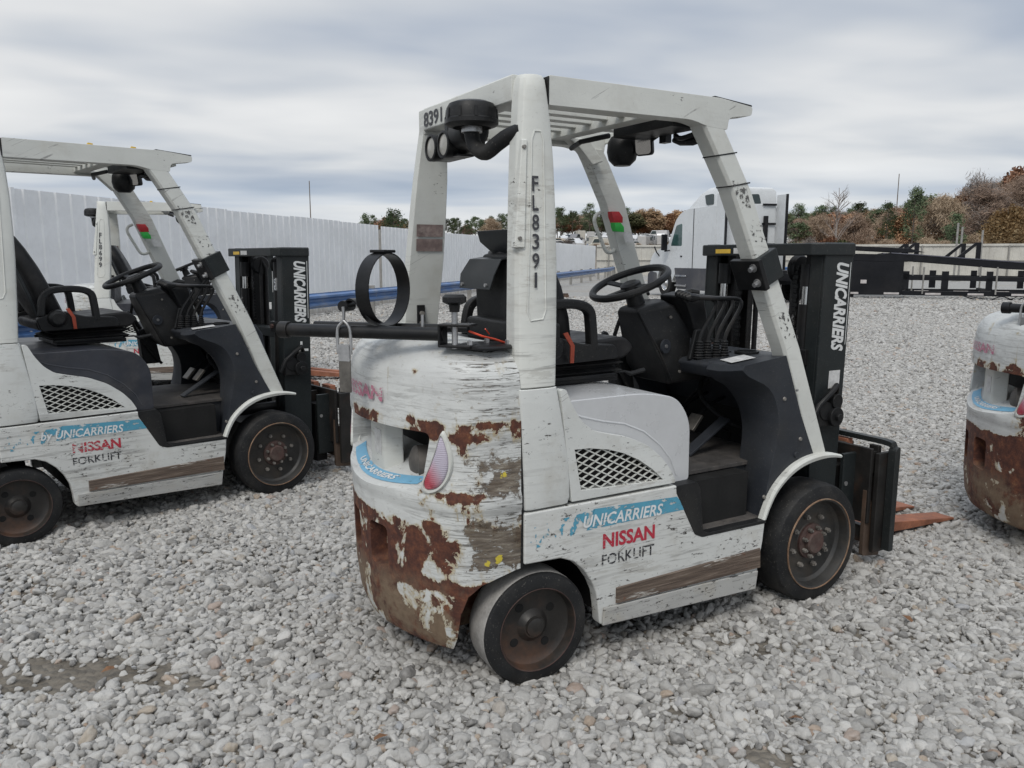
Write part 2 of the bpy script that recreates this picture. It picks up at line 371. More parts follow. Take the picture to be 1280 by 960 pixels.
def thing(name, label, cat, loc=(0, 0, 0), rz=0., group=None):
    o = bpy.data.objects.new(name, None); COL.objects.link(o); o.empty_display_size = .2
    o.location = loc; o.rotation_euler = (0, 0, rz); o['label'] = label; o['category'] = cat
    if group: o['group'] = group
    return o
def tag(o, label=None, cat=None, group=None, kind=None):
    for k, v in (('label', label), ('category', cat), ('group', group), ('kind', kind)):
        if v: o[k] = v
    return o
def boolean(mb, cutters, name):
    """solid minus solids, evaluated once"""
    o = bpy.data.objects.new(name, mb.mesh(name)); COL.objects.link(o); tmp = [o]
    for c in cutters:
        k = bpy.data.objects.new('cut', c.mesh('cut')); COL.objects.link(k); tmp.append(k)
        md = o.modifiers.new('b', 'BOOLEAN'); md.object = k; md.operation = 'DIFFERENCE'; md.solver = 'EXACT'
    dg = bpy.context.evaluated_depsgraph_get(); dg.update()
    me = bpy.data.meshes.new_from_object(o.evaluated_get(dg)); me.name = name
    for k in tmp: bpy.data.objects.remove(k)
    me.materials.clear()
    return me
def textmesh(body, size, origin, right, up, bold=0., shear=0., width=None, space=1., warp=None, vstack=False, align='LEFT'):
    cu = bpy.data.curves.new('lettering', 'FONT'); cu.body = body; cu.size = size; cu.offset = bold; cu.shear = shear
    cu.space_character = space; cu.align_x = align; cu.resolution_u = 3; cu.fill_mode = 'FRONT'
    if vstack: cu.body = '\n'.join(body); cu.space_line = vstack; cu.align_x = 'CENTER'
    o = bpy.data.objects.new('lettering', cu); COL.objects.link(o)
    dg = bpy.context.evaluated_depsgraph_get(); dg.update()
    me = bpy.data.meshes.new_from_object(o.evaluated_get(dg)); bpy.data.objects.remove(o)
    xs = [v.co.x for v in me.vertices]; x0, x1 = min(xs), max(xs); k = 1.
    if width: k = width/(x1-x0)
    origin, right, up = Vector(origin), Vector(right).normalized(), Vector(up).normalized()
    if warp:
        bm = bmesh.new(); bm.from_mesh(me)
        bmesh.ops.triangulate(bm, faces=bm.faces)
        bmesh.ops.subdivide_edges(bm, edges=[e for e in bm.edges if e.calc_length() > .02], cuts=2)
        bm.to_mesh(me); bm.free()
    for v in me.vertices:
        a, b = ((v.co.x-x0)*k if align != 'CENTER' else (v.co.x-(x0+x1)/2)*k), v.co.y
        v.co = warp(a, b) if warp else origin+right*a+up*b
    return me
def smoothpoly(pts, n=5, closed=True):
    """Catmull-Rom through the points"""
    out = []; N = len(pts)
    rng = range(N if closed else N-1)
    for i in rng:
        g = lambda k: pts[k % N] if closed else pts[max(0, min(N-1, k))]
        p0, p1, p2, p3 = g(i-1), g(i), g(i+1), g(i+2)
        for j in range(n):
            t = j/n
            out.append(tuple(.5*(2*b+(c-a)*t+(2*a-5*b+4*c-d)*t*t+(-a+3*b-3*c+d)*t**3) for a, b, c, d in zip(p0, p1, p2, p3)))
    if not closed: out.append(tuple(pts[-1]))
    return out
def roundpoly(pts, r, n=4):
    """polygon with every corner rounded"""
    out = []; N = len(pts)
    for i in range(N):
        p = Vector(pts[i]).to_2d() if False else Vector((pts[i][0], pts[i][1])); a = Vector(pts[i-1][:2]); b = Vector(pts[(i+1) % N][:2])
        rr = pts[i][2] if len(pts[i]) > 2 else r
        da, db = (a-p), (b-p); rr = min(rr, da.length*.45, db.length*.45)
        pa, pb = p+da.normalized()*rr, p+db.normalized()*rr
        if rr < 1e-4: out.append(tuple(p)); continue
        for k in range(n+1):
            t = k/n; q = pa*(1-t)**2+p*2*t*(1-t)+pb*t*t; out.append((q.x, q.y))
    return out
# ------------------------------------------------------------------ forklift
L_ = 1.399
HALF = [(-.07, -.527), (-.12, -.524), (-.18, -.512), (-.236, -.487), (-.284, -.447), (-.324, -.39), (-.358, -.32), (-.388, -.24), (-.412, -.15), (-.426, -.07), (-.430, 0)]
HALF = smoothpoly(HALF, 4, False)
CONT = HALF+[(x, -y) for x, y in reversed(HALF[:-1])]
def inset(c, d):
    """move a contour inwards (its two seam ends only slide in y)"""
    out = []; n = len(c)
    for i, (x, y) in enumerate(c):
        a, b = c[max(0, i-1)], c[min(n-1, i+1)]
        tx, ty = b[0]-a[0], b[1]-a[1]; l = math.hypot(tx, ty)
        nx, ny = ty/l, -tx/l
        if nx*(x+.1)+ny*y < 0: nx, ny = -nx, -ny
        out.append((min(-.07, x-nx*d) if 0 < i < n-1 else -.07, y-ny*d))
    return out
def surf_at(y, z_in=0.):
    """x of the counterweight skin at lateral y"""
    for a, b in zip(HALF[:-1], HALF[1:]):
        if a[1] <= -abs(y) <= b[1]:
            t = (-abs(y)-a[1])/(b[1]-a[1]+1e-9); return a[0]+t*(b[0]-a[0])
    return -.446
def counterweight_mesh():
    mb = MB(); rings = []
    for z, d in ((.125, .11), (.128, .07), (.145, .042), (.20, .020), (.30, .008), (.44, .004), (.62, .0), (.640, .0), (.652, -.005), (.69, -.005), (.705, .001), (.90, .002), (.93, .001), (1.06, .008), (1.10, .016), (1.135, .034), (1.160, .062), (1.176, .10), (1.184, .16)):
        rings.append([(x, y, z) for x, y in inset(CONT, d)])
    mb.loft(rings, True, True)
    cut = []
    # exhaust window under the brow, its sill sloping out
    c = MB()
    A_ = roundpoly([(-.335, .594, .01), (-.398, .903), (.398, .903), (.335, .594, .01)], .028, 5)
    B2 = roundpoly([(-.350, .784, .01), (-.370, .903), (.370, .903), (.350, .784, .01)], .028, 5)
    c.loft([[(-.60, y, z) for y, z in A_], [(-.20, y, z) for y, z in B2]]); cut.append(c)
    # two tow slots low in the back
    for s in (-1, 1):
        c = MB(); c.loft([[(-.6, s*yy, zz) for yy, zz in roundpoly([(.046, .372), (.046, .548), (.178, .548), (.178, .36)], .025)], [(-.34, s*yy, zz) for yy, zz in roundpoly([(.055, .385), (.055, .53), (.165, .53), (.165, .375)], .025)]]); cut.append(c)
    # wheel arches
    arch = [(-.262, -.1), (-.266, .20), (-.262, .29), (-.243, .355), (-.205, .395), (-.15, .418), (-.09, .436), (.05, .452), (.05, -.1)]
    for s in (-1, 1):
        c = MB(); c.prism(arch, min(s*.22, s*.8), max(s*.22, s*.8)); cut.append(c)
    return boolean(mb, cut, 'counterweight')
CW = counterweight_mesh()
GR = [(.138, .823), (.20, .820), (.28, .806), (.352, .783), (.42, .750), (.483, .708), (.538, .660), (.46, .662), (.355, .666), (.26, .670), (.167, .675)]
def grille_bars():
    """diamond lattice clipped to the opening"""
    poly = GR; out = MB(); n = len(poly)
    def clip(p, d):
        ts = []
        for i in range(n):
            a, b = poly[i], poly[(i+1) % n]; ex, ez = b[0]-a[0], b[1]-a[1]
            den = d[0]*ez-d[1]*ex
            if abs(den) < 1e-9: continue
            t = ((a[0]-p[0])*ez-(a[1]-p[1])*ex)/den; u = ((a[0]-p[0])*d[1]-(a[1]-p[1])*d[0])/den
            if 0 <= u <= 1: ts.append(t)
        ts.sort(); return [(ts[i], ts[i+1]) for i in range(0, len(ts)-1, 2)]
    for k, ang in enumerate((27, -27)):
        d = (math.cos(R(ang)), math.sin(R(ang))); nrm = (-d[1], d[0])
        for j in range(-22, 23):
            off = j*.0245
            p = (.34+nrm[0]*off, .74+nrm[1]*off)
            for a, b in clip(p, d):
                if b-a < .01: continue
                A = (p[0]+d[0]*a, -.5215-.0015*k, p[1]+d[1]*a); B = (p[0]+d[0]*b, -.5215-.0015*k, p[1]+d[1]*b)
                out.bar(A, B, .0045, .0045, (0, 1, 0))
    return out
GRB = grille_bars()
def side_meshes():
    up = [(.128, .640, .004), (.600, .640, .012), (.575, .690), (.528, .745), (.458, .800), (.37, .840), (.28, .862), (.215, .880), (.165, .92), (.128, .975), (.100, 1.035), (.078, 1.035)]
    a = MB(); a.prism(roundpoly([u if len(u) > 2 else (*u, .02) for u in up], .02, 3), -.532, -.500)
    c = MB(); c.prism(GR, -.6, -.4)
    U = boolean(a, [c], 'upper_side_panel')
    return U
UPM = side_meshes()
LOW = [(-.062, .629), (-.062, .452), (.02, .449), (.085, .446), (.135, .425), (.18, .385), (.215, .335), (.238, .285), (.247, .230), (.252, .175), (.26, .160),
       (.65, .146), (1.035, .130), (1.055, .20), (1.078, .32), (1.086, .404), (.93, .408), (.765, .412), (.742, .418), (.722, .434), (.70, .464), (.655, .535), (.614, .602), (.602, .629)]
def flip(me):
    m = me.copy(); m.transform(Matrix.Scale(-1, 4, (0, 1, 0))); m.flip_normals(); return m

def forklift(name, label, loc, yaw, P):
    P = dict(dict(seed=0., number='FL8391', rear='8391', seat_dx=-.1, hood='hood_silver', rust=0., lpg=True, steer=-2.5, flap=True), **P)
    random.seed(int(P['seed']*10)+3)
    sd = P['seed']
    T0 = thing(name, label, 'forklift', (loc[0], loc[1], 0), R(yaw), 'forklifts parked on the gravel')
    white = paint('machine enamel %g' % sd, (.62, .635, .615), .62, sd, .42, .42)
    guardm = paint('guard enamel %g' % sd, (.60, .61, .575), .28, sd+3, .42, .30)
    lowm = paint('side enamel %g' % sd, (.60, .61, .59), 1.0, sd+6, .45, .5)
    cwm = rusty('counterweight casting %g' % sd, sd, P['rust'])
    hoodm = plain('hood enamel %g' % sd, (.54, .55, .56), .30, .12, var=.06, scale=3, bstr=.05, dirt=((.36, .35, .33), .25)) if P['hood'] == 'hood_silver' else plain('hood plastic %g' % sd, (.030, .033, .042), .38, var=.15, scale=5, bstr=.08, dirt=((.15, .14, .13), .4))
    B_ = lambda mb, nm, m, bev=0, par=T0, **k: mb.build(nm, m, par, bev, **k)
    def tx(mesh, nm, m, par):
        mesh.materials.clear(); mesh.materials.append(m)
        return link(nm, mesh, par, smooth=False)
    skm = paint('sill enamel %g' % sd, (.40, .40, .385), 1.25, sd+9, .5, .85)
    # ---- counterweight
    cme = CW.copy(); cme.materials.append(cwm); cw = link('counterweight', cme, T0, .007, 2, angle=40)
    B_(MB().box(-.206, -.17, -.345, .345, .77, .898), 'window_back', M['lampblack'], 0, cw)
    p = MB(); p.prism(roundpoly([(-.362, -.045), (-.362, .09), (-.30, .10), (-.30, -.088)], .012), .700, .899, 'xy')
    post = B_(p, 'window_post', guardm, .004, cw)
    B_(MB().box(-.3645, -.3622, -.022, .040, .760, .85), 'scuffed_label', M['sticker'], 0, post)
    B_(MB().cyl((-.30, -.20, .76), (-.17, -.24, .76), .062, 24).lathe([(0, -.02), (.04, -.015), (.062, 0)], (-.30, -.20, .76), 'x', 20), 'muffler', M['tank'], 0, cw)
    # blue band on the sill
    bl = MB(); r1, r2 = [], []
    for i in range(25):
        y = -.305+.61*i/24; xo = surf_at(y)+.018
        for lst, xx in ((r1, xo), (r2, xo+.044)): lst.append((xx, y, .665+.475*(xx+.45)+.003))
    bl.loft([r1, r2], False, False); B_(bl, 'blue_sill_decal', M['blue_pale'], 0, cw)
    def sill(a, b):
        y = .17-a*1.0; xx = surf_at(y)+.030+b*.9
        return Vector((xx, y, .665+.475*(xx+.45)+.0055))
    tx(textmesh('UNICARRIERS', .034, (0, 0, 0), (1, 0, 0), (0, 0, 1), .001, .15, .34, warp=sill), 'sill_lettering', M['white_text'], cw)
    def skin(a, b):
        y = .16-a; z = .985+b
        return Vector((surf_at(y)-.0045+.002*(b/.05), y, z))
    tx(textmesh('NISSAN', .066, (0, 0, 0), (1, 0, 0), (0, 0, 1), .0022, 0, .33, warp=skin), 'rear_lettering', M['red_faint'], cw)
    # tail lamps on the corners
    for s in (-1, 1):
        def q(dy, z, off):
            y = -.415+dy; return (surf_at(y)+off*.0-.0, y, z)
        rows = []
        out = [(-.420, .899), (-.430, .873), (-.438, .832), (-.437, .789), (-.424, .750), (-.401, .723), (-.372, .713), (-.358, .721), (-.361, .744), (-.382, .793), (-.403, .852), (-.413, .888)]
        out = smoothpoly(out, 3)
        def ring(scale, offs):
            cy, cz = -.402, .80; r = []
            for dy, z in out:
                yy = cy+(dy-cy)*scale; zz = cz+(z-cz)*(scale if scale < .99 else 1+(scale-1)*.6)
                e = 1e-3; xa, xb = surf_at(yy-e), surf_at(yy+e); nx, ny = (2*e), -(xb-xa); l = math.hypot(nx, ny); nx, ny = -nx/l, -abs(ny)/l
                r.append((surf_at(yy)+nx*offs, (yy+ny*offs)*-s, zz))
            return r
        e_ = 1.30 if s < 0 else 1.10; bz = MB(); bz.loft([ring(e_, -.03), ring(e_, .003), ring(1+(e_-1)*.7, .009), ring(1.03, .008), ring(1.0, -.004)], False); 
        bezel = B_(bz, 'tail_lamp_bezel', guardm, 0, T0, angle=60)
        ln = MB(); ln.loft([ring(1.0, -.004), ring(.97, .006), ring(.8, .010), ring(.4, .013), ring(.02, .014)], True)
        B_(ln, 'tail_lamp_lens', M['lens'], 0, bezel, angle=60)
    # black rubber seam between casting and side panels
    for s in (-1, 1): B_(MB().box(-.071, -.061, min(s*.526, s*.47), max(s*.526, s*.47), .44, 1.02), 'seam_strip', M['black_plastic'])
    # ---- chassis core
    B_(MB().prism([(-.055, .62), (-.055, .47), (.10, .47), (.27, .40), (.30, .17), (1.03, .15), (1.06, .40), (1.06, .60), (.70, .60), (.64, .90), (.0, .90)], -.455, .455), 'chassis', M['lampblack'])
    B_(MB().cyl((0, -.40, .20), (0, .40, .20), .035).box(-.06, .06, -.30, .30, .14, .30), 'rear_axle', M['black_metal'], .006)
    B_(MB().cyl((L_, -.42, .26), (L_, .42, .26), .06).box(1.30, 1.50, -.30, .30, .14, .42), 'front_axle', M['black_metal'], .01)
    for s in (-1, 1):
        # side skins
        ume = UPM.copy() if s < 0 else flip(UPM); ume.materials.clear(); ume.materials.append(white)
        link('upper_side_panel', ume, T0, .006, 3)
        g = B_(GRB if s < 0 else GRB, 'grille', guardm, 0, smooth=False)
        if s > 0: g.scale = (1, -1, 1)
        gf = MB(); a_ = smoothpoly([(-.008+x if i in (0, 10) else x, z) for i, (x, z) in enumerate(GR)], 2)
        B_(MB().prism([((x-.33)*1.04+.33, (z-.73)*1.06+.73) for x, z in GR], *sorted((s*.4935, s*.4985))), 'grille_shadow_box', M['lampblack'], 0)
        lp = MB()
        lp.prism(LOW, -.535, -.490); me = lp.mesh('lower_side_panel')
        if s > 0: me = flip(me)
        me.materials.append(lowm); low = link('lower_side_panel', me, T0, .006, 3)
        if s > 0: me2 = me
        # ledge and rubbing strip along the sill
        st = MB(); st.prism([(.262, .158), (.268, .225), (.70, .215), (1.05, .205), (1.04, .128), (.65, .143)], -.545, -.5345); 
        me = st.mesh('sill_skirt'); me = flip(me) if s > 0 else me; me.materials.append(skm); link('sill_skirt', me, T0, .004, 2)
        st = MB(); st.loft([[(.325, -.5352, .288), (1.062, -.5352, .298), (1.060, -.5352, .215), (.325, -.5352, .228)], [(.327, -.5405, .284), (1.060, -.5405, .293), (1.058, -.5465, .218), (.327, -.5465, .231)]])
        me = st.mesh('rubbing_strip'); me = flip(me) if s > 0 else me; me.materials.append(M['strip']); link('rubbing_strip', me, T0)
        # base of the rear pillar
        rings = []
        for z, xa, xb, yo in ((.637, -.062, .122, .534), (.66, -.064, .128, .537), (.72, -.066, .126, .538), (.80, -.070, .118, .538), (.88, -.074, .104, .537), (.96, -.078, .090, .535), (1.02, -.082, .078, .533), (1.045, -.083, .074, .531)):
            yi = .44
            rings.append([(xa, s*yi, z), (xa, s*(yo-.022), z), (xa+.008, s*(yo-.006), z), (xa+.024, s*yo, z), (xb-.030, s*yo, z), (xb-.010, s*(yo-.005), z), (xb, s*(yo-.02), z), (xb, s*yi, z)])
        B_(MB().loft(rings), 'pillar_base', white, .003)
        # rear pillar of the overhead guard
        rings = []
        for z, xa, xb, yo, yi in ((1.048, -.081, .070, .529, .445), (1.25, -.070, .086, .508, .425), (1.45, -.056, .100, .485, .405), (1.60, -.045, .106, .468, .390), (1.78, -.030, .108, .448, .372), (1.90, -.016, .104, .435, .360), (2.00, -.004, .096, .424, .350), (2.04, .002, .092, .418, .350), (2.056, .010, .086, .408, .355)):
            rings.append([(xa, s*yi, z), (xa, s*(yo-.03), z), (xa+.010, s*(yo-.012), z), (xa+.034, s*yo, z), (xb-.026, s*yo, z), (xb-.006, s*(yo-.008), z), (xb, s*(yo-.022), z), (xb, s*yi, z)])
        pil = B_(MB().loft(rings), 'rear_pillar', guardm, .004)
        def onp(u, z, off=.0):     # a point on the outer face of the rear pillar
            zs = [1.048, 1.25, 1.45, 1.60, 1.78, 1.90, 2.0, 2.04]; ys = [.529, .508, .485, .468, .448, .435, .424, .418]; xc = [.0, .015, .029, .038, .047, .052, .053, .053]
            return Vector((float(np.interp(z, zs, xc))+u, s*(float(np.interp(z, zs, ys))+off), z))
        # pressed panel: a slim raised rim round the number
        zt, zb = 1.84, 1.25
        rim = [onp(-.022, zt), onp(.0, zt+.018), onp(.022, zt), onp(.034, zb+.03), onp(.022, zb), onp(-.018, zb), onp(-.030, zb+.03)]
        rim = [onp(-.032, 1.845), onp(-.022, 1.872), onp(.002, 1.874), onp(.012, 1.845), onp(.018, 1.30), onp(.006, 1.270), onp(-.040, 1.266), onp(-.052, 1.295)]
        rt = MB(); rr = rim+[rim[0]]
        rt.tube([rr[0]+Vector((0, 0, 0))]+rr[1:], .0035, 6); B_(rt, 'pressed_rim', guardm, 0, pil)
        if s < 0:
            zs = 1.681
            for k, chx in enumerate(P['number']):
                z = zs-k*.0616
                o_ = onp(-.024, z, .0050); o_.x += 0
                up_ = (onp(0, z+.05)-onp(0, z-.05)).normalized()
                tx(textmesh(chx, .070, o_, (1, 0, 0), up_, .0010, 0, width={'1': .010, 'F': .024, 'L': .024}.get(chx, .027), align='CENTER'), 'number', M['black_text'], pil)
            # cover plate riveted behind the pillar edge
            cp = MB(); cp.loft([[onp(-.098, 1.50, -.03), onp(-.098, 1.50, -.005), onp(-.064, 1.50, .004), onp(-.064, 1.50, -.03)], [onp(-.066, 1.845, -.03), onp(-.066, 1.845, -.005), onp(-.050, 1.845, .004), onp(-.050, 1.845, -.03)]])
            cpo = B_(cp, 'cover_plate', guardm, .004, pil)
            for z in (1.53, 1.82): B_(MB().cyl(onp(-.082+(.02 if z > 1.7 else 0), z, -.004), onp(-.082+(.02 if z > 1.7 else 0), z, .006), .006, 10), 'rivet', M['bolt'], 0, cpo)
        # roof side rail, canopy tip and raked front pillar
        B_(MB().prism(roundpoly([(.096, 2.056, .006), (.096, 1.962, .006), (.72, 1.968, .03), (.80, 1.95, .01), (.90, 1.945, .01), (.905, 1.99, .02), (1.025, 2.008, .012), (1.028, 2.040, .012), (.86, 2.058, .02)], .01, 3), s*.42 if s < 0 else .352, -.352 if s < 0 else .42), 'roof_rail', guardm, .007, seg=3)
        B_(MB().box(.0925, .0955, *sorted((s*.353, s*.4215)), 1.966, 2.052), 'rail_joint', M['black_plastic'])
        B_(MB().prism([(.83, 2.0585), (.83, 2.0625), (1.022, 2.0465), (1.026, 2.042), (1.0, 2.038)], *sorted((s*.354, s*.419))), 'tip_seal', M['black_plastic'])
        rings = []
        for z, xa, xb, yo in ((1.960, .775, .885, .419), (1.90, .815, .925, .422), (1.72, .925, 1.035, .435), (1.49, 1.025, 1.130, .455), (1.30, 1.112, 1.215, .470), (1.10, 1.203, 1.303, .484), (.85, 1.295, 1.400, .496), (.624, 1.378, 1.488, .506)):
            rings.append([(xa, s*(yo-.075), z), (xa, s*(yo-.012), z), (xa+.012, s*yo, z), (xb-.010, s*yo, z), (xb, s*(yo-.012), z), (xb, s*(yo-.075), z)])
        fp = B_(MB().loft(rings), 'front_pillar', guardm, .003)
        if s < 0:
            for z_, xr, xf, yo_ in ((1.845, .848, .957, .4255), (1.735, .916, 1.025, .434)):
                q_ = [(xr-.003, -yo_+.076), (xr-.003, -yo_-.0015), (xf+.003, -yo_-.0015), (xf+.003, -yo_+.076)]
                B_(MB().loft([[(x-(.0115 if k > 1 else 0), y, z_+(.018 if k > 1 else 0)) for k, (x, y) in enumerate(q_)], [(x-(.0115 if k > 1 else 0), y, z_+.005+(.018 if k > 1 else 0)) for k, (x, y) in enumerate(q_)]]), 'cable_tie', M['black_plastic'], 0, fp)
        for n_, (za, zb_, xa, xb) in enumerate(((1.66, 1.76, .94, .99), (1.53, 1.60, 1.02, 1.08), (1.13, 1.25, 1.18, 1.26))):
            if s < 0:
                yy = [-np.interp(z, [1.1, 1.49, 1.72], [.484, .455, .435])-.0012 for z in (za, zb_)]
                mk = MB(); mk._add([(xa+.02, yy[0], za), (xb+.03, yy[0], za), (xb, yy[1], zb_), (xa-.02, yy[1], zb_)], [(0, 1, 2, 3)])
                B_(mk, 'scuff_mark', M['scribble'], 0, fp)
        if s > 0: fpz = 0
        # clamp bracket on the pillar
        if s < 0:
            c = MB(); d = Vector((.47, 0, -1)).normalized(); n_ = Vector((1, 0, .47)).normalized()
            c.obox((1.103, s*.425, 1.425), d*.062, n_*.066, Vector((0, 1, 0))*.050)
            cl = B_(c, 'pillar_bracket', M['mast'], .004)
            pb = MB().obox((1.048, s*.425, 1.402), d*.064, n_*.012, Vector((0, 1, 0))*.075); B_(pb, 'bracket_plate', M['black_metal'], .003, cl)
            for dz in (-.032, .032):
                c_ = Vector((1.04, s*.468, 1.402))-d*dz
                B_(MB().cyl(c_, c_-n_*.028, .010, 8).cyl(c_-n_*.004, c_-n_*.010, .017, 12), 'bracket_bolt', M['zinc'], 0, cl)
        # front wing trim, sweeping over the wheel
        rings = []
        for x, z, h in smoothpoly([(1.092, .405, .020), (1.115, .455, .022), (1.150, .510, .024), (1.20, .555, .026), (1.26, .590, .028), (1.33, .612, .028), (1.41, .622, .026), (1.48, .622, .02), (1.545, .612, .014)], 3, False):
            ang = np.interp(x, [1.09, 1.2, 1.35, 1.54], [1.15, .72, .2, -.15]); nx, nz = -math.sin(ang), math.cos(ang)
            yi = .505; rings.append([(x, s*yi, z), (x, s*.533, z), (x+nx*h*.6, s*.537, z+nz*h*.6), (x+nx*h, s*.529, z+nz*h), (x+nx*h, s*yi, z+nz*h)])
        B_(MB().loft(rings), 'wing_trim', guardm, .002)
        # cheek of the cowl
        ck = MB()
        outer = [(1.092, .412), (1.13, .60), (1.165, .75), (1.155, .86), (1.10, .95), (.985, 1.005), (.945, 1.035), (.955, 1.052), (1.19, 1.078), (1.215, 1.02), (1.30, .82), (1.405, .618), (1.33, .609), (1.26, .585), (1.20, .550), (1.15, .503), (1.115, .448)]
        inner = [(1.10, .412), (1.125, .60), (1.135, .75), (1.105, .85), (1.04, .93), (.955, .985), (.925, 1.02), (.94, 1.045), (1.19, 1.068), (1.215, 1.02), (1.30, .82), (1.405, .618), (1.33, .609), (1.26, .585), (1.20, .550), (1.15, .503), (1.115, .448)]
        outer = smoothpoly(outer[:7], 3, False)+outer[7:]; inner = smoothpoly(inner[:7], 3, False)+inner[7:]; inn2 = inner
        midr = [((a[0]+c[0])/2-(.006 if i < 19 else 0), (a[1]+c[1])/2) for i, (a, c) in enumerate(zip(outer, inner))]
        ck.loft([[(x, s*.508, z) for x, z in outer], [(x, s*.465, z) for x, z in midr], [(x, s*.40, z) for x, z in inner], [(x+(.012 if i < 14 else 0), s*.33, z) for i, (x, z) in enumerate(inn2)]])
        chk = B_(ck, 'cowl_cheek', M['gray_plastic'], .012, seg=3, angle=50)
        B_(MB().lathe([(0, -.004), (.012, -.004), (.014, 0), (.014, .006)], (1.28, s*.512, .655), 'y', 16), 'plug', M['gray_plastic'], 0, chk)
        B_(MB().lathe([(0, -.003), (.005, -.003), (.006, .004)], (1.262, s*.511, .93), 'y', 10), 'screw', M['zinc'], 0, chk)
    # side decals (near side)
    low_y = -.5362
    q = MB(); q._add([(.222, low_y, .601), (.603, low_y, .586), (.652, low_y, .530), (.40, low_y, .530), (.19, low_y, .528)], [(0, 1, 2, 3, 4)]); dec = B_(q, 'blue_decal', M['blue'], 0, T0, smooth=False)
    q = MB(); q._add([(-.055, low_y, .525), (.215, low_y, .600), (.186, low_y, .527), (-.02, low_y, .505)], [(0, 1, 2, 3)]); B_(MB()._add([(-.045, low_y, .50), (.20, low_y, .527), (.225, low_y, .600), (-.045, low_y, .575)], [(0, 1, 2, 3)]), 'torn_blue_decal', M['blue_frag'], 0, T0, smooth=False)
    tx(textmesh(P.get('by', '')+'UNICARRIERS', .060, (.175 if not P.get('by') else .12, low_y-.0015, .540), (1, 0, -.03), (0, 0, 1), .0012, .22, .36 if not P.get('by') else .40), 'maker_lettering', M['white_text'], T0)
    q_ = M['red_text'] if not P.get('worn') else M['red_text_worn']
    tx(textmesh('NISSAN', .072, (.262, low_y, .450), (1, 0, -.02), (0, 0, 1), .0024, 0, .238), 'red_lettering', q_, T0)
    tx(textmesh('FORKLIFT', .058, (.259, low_y, .384), (1, 0, -.01), (0, 0, 1), .0006, 0, .240), 'black_lettering', M['black_text_worn'], T0)
    # ---- hood, floor, step
    hp = roundpoly([(.075, .640, .005), (.075, .985, .04), (.47, .985, .25), (.63, .955, .12), (.697, .86, .10), (.700, .625, .02)], .02, 6)
    hood = B_(MB().prism(hp, -.492, .492), 'hood', hoodm, .036, seg=5)
    B_(MB().tube([(.13, -.4895, .955), (.19, -.4895, .925), (.28, -.4895, .900), (.38, -.4895, .880), (.47, -.4895, .842), (.55, -.4895, .782), (.605, -.4895, .72), (.635, -.4895, .655)], .0052, 8), 'hood_bead', hoodm, 0, hood)
    B_(MB().prism(roundpoly([(.598, .628), (.70, .630), (.72, .60), (.742, .43), (.765, .415), (1.09, .412), (1.09, .398), (.74, .402), (.70, .42), (.60, .60)], .008), -.537, -.46), 'step_edge', M['black_plastic'], .003)
    B_(MB().prism([(.598, .628), (.70, .630), (.72, .60), (.742, .43), (.765, .415), (1.09, .412), (1.09, .398), (.74, .402), (.70, .42), (.60, .60)], .46, .537), 'step_edge', M['black_plastic'], .003)
    for s in (-1, 1):
        B_(MB().box(.745, 1.10, *sorted((s*.50, s*.345)), .402, .4165), 'step_tread', M['floor_mat'], .002)
        B_(MB().prism([(.69, .616), (.735, .416), (1.13, .416), (1.13, .616)], *sorted((s*.372, s*.34))), 'step_riser', M['gray_plastic'], .004)
        B_(MB().cyl((1.055, s*.372, .555), (1.055, s*.378, .555), .011, 12).cyl((1.05, s*.376, .562), (1.075, s*.384, .548), .004, 8), 'step_catch', M['zinc'])
        B_(MB().prism([(.64, .60), (.655, .628), (.705, .628), (.71, .56)], *sorted((s*.498, s*.44))), 'hood_foot', M['gray_plastic'], .006)
    B_(MB().box(.685, 1.36, -.385, .385, .604, .6215), 'floor_plate', M['floor_mat'], .003)
    B_(MB().box(1.335, 1.375, -.40, .40, .60, 1.03), 'firewall', M['lampblack'])
    # pedals
    for y, x, wd in ((.05, 1.10, .06), (-.06, 1.12, .05)):
        pd = B_(MB().obox((x, y, .73), (.028, 0, .032), (0, wd/2+.01, 0), (.006, 0, -.005)), 'brake_pedal', M['worn_metal'], .003)
        B_(MB().tube([(x+.01, y, .74), (x+.09, y, .80), (x+.22, y, .84)], .008, 8), 'pedal_arm', M['black_metal'], 0, pd)
    pd = B_(MB().obox((1.075, -.19, .695), (.115, -.0, .068), (0, .029, 0), (-.003, 0, .005)), 'accelerator_pedal', M['gray_plastic'], .003)
    B_(MB().tube([(1.15, -.19, .73), (1.22, -.19, .70), (1.26, -.15, .66)], .006, 8), 'pedal_arm', M['black_metal'], 0, pd)
    for x_, z_ in ((1.19, .90), (1.30, .72), (1.10, .50)): B_(MB().lathe([(0, -.003), (.007, -.003), (.009, .003)], (x_, -.5115, z_), 'y', 10), 'cowl_screw', M['bolt'])
    pass
    B_(MB().tube(smoothpoly([(1.30, .05, .95), (1.20, -.02, .84), (1.24, -.15, .74), (1.33, -.22, .70)], 5, False), .011, 8).tube(smoothpoly([(1.30, -.05, .95), (1.26, .10, .82), (1.30, .20, .72), (1.33, .24, .66)], 5, False), .009, 8), 'cable_loom', M['rubber'])
    # ---- dash
    ds = MB(); ds.prism(roundpoly([(.93, 1.035), (.955, .985), (1.10, .955), (1.36, .96), (1.37, 1.06), (1.18, 1.068), (.955, 1.050)], .012), -.405, .405)
    dash = B_(ds, 'dash_panel', M['gray_plastic'], .012, seg=3)
    B_(MB().prism([(1.19, 1.066), (1.235, .98), (1.42, .62), (1.44, .62), (1.40, 1.0), (1.36, 1.055)], -.42, .42), 'cowl_front', M['gray_plastic'], .01)
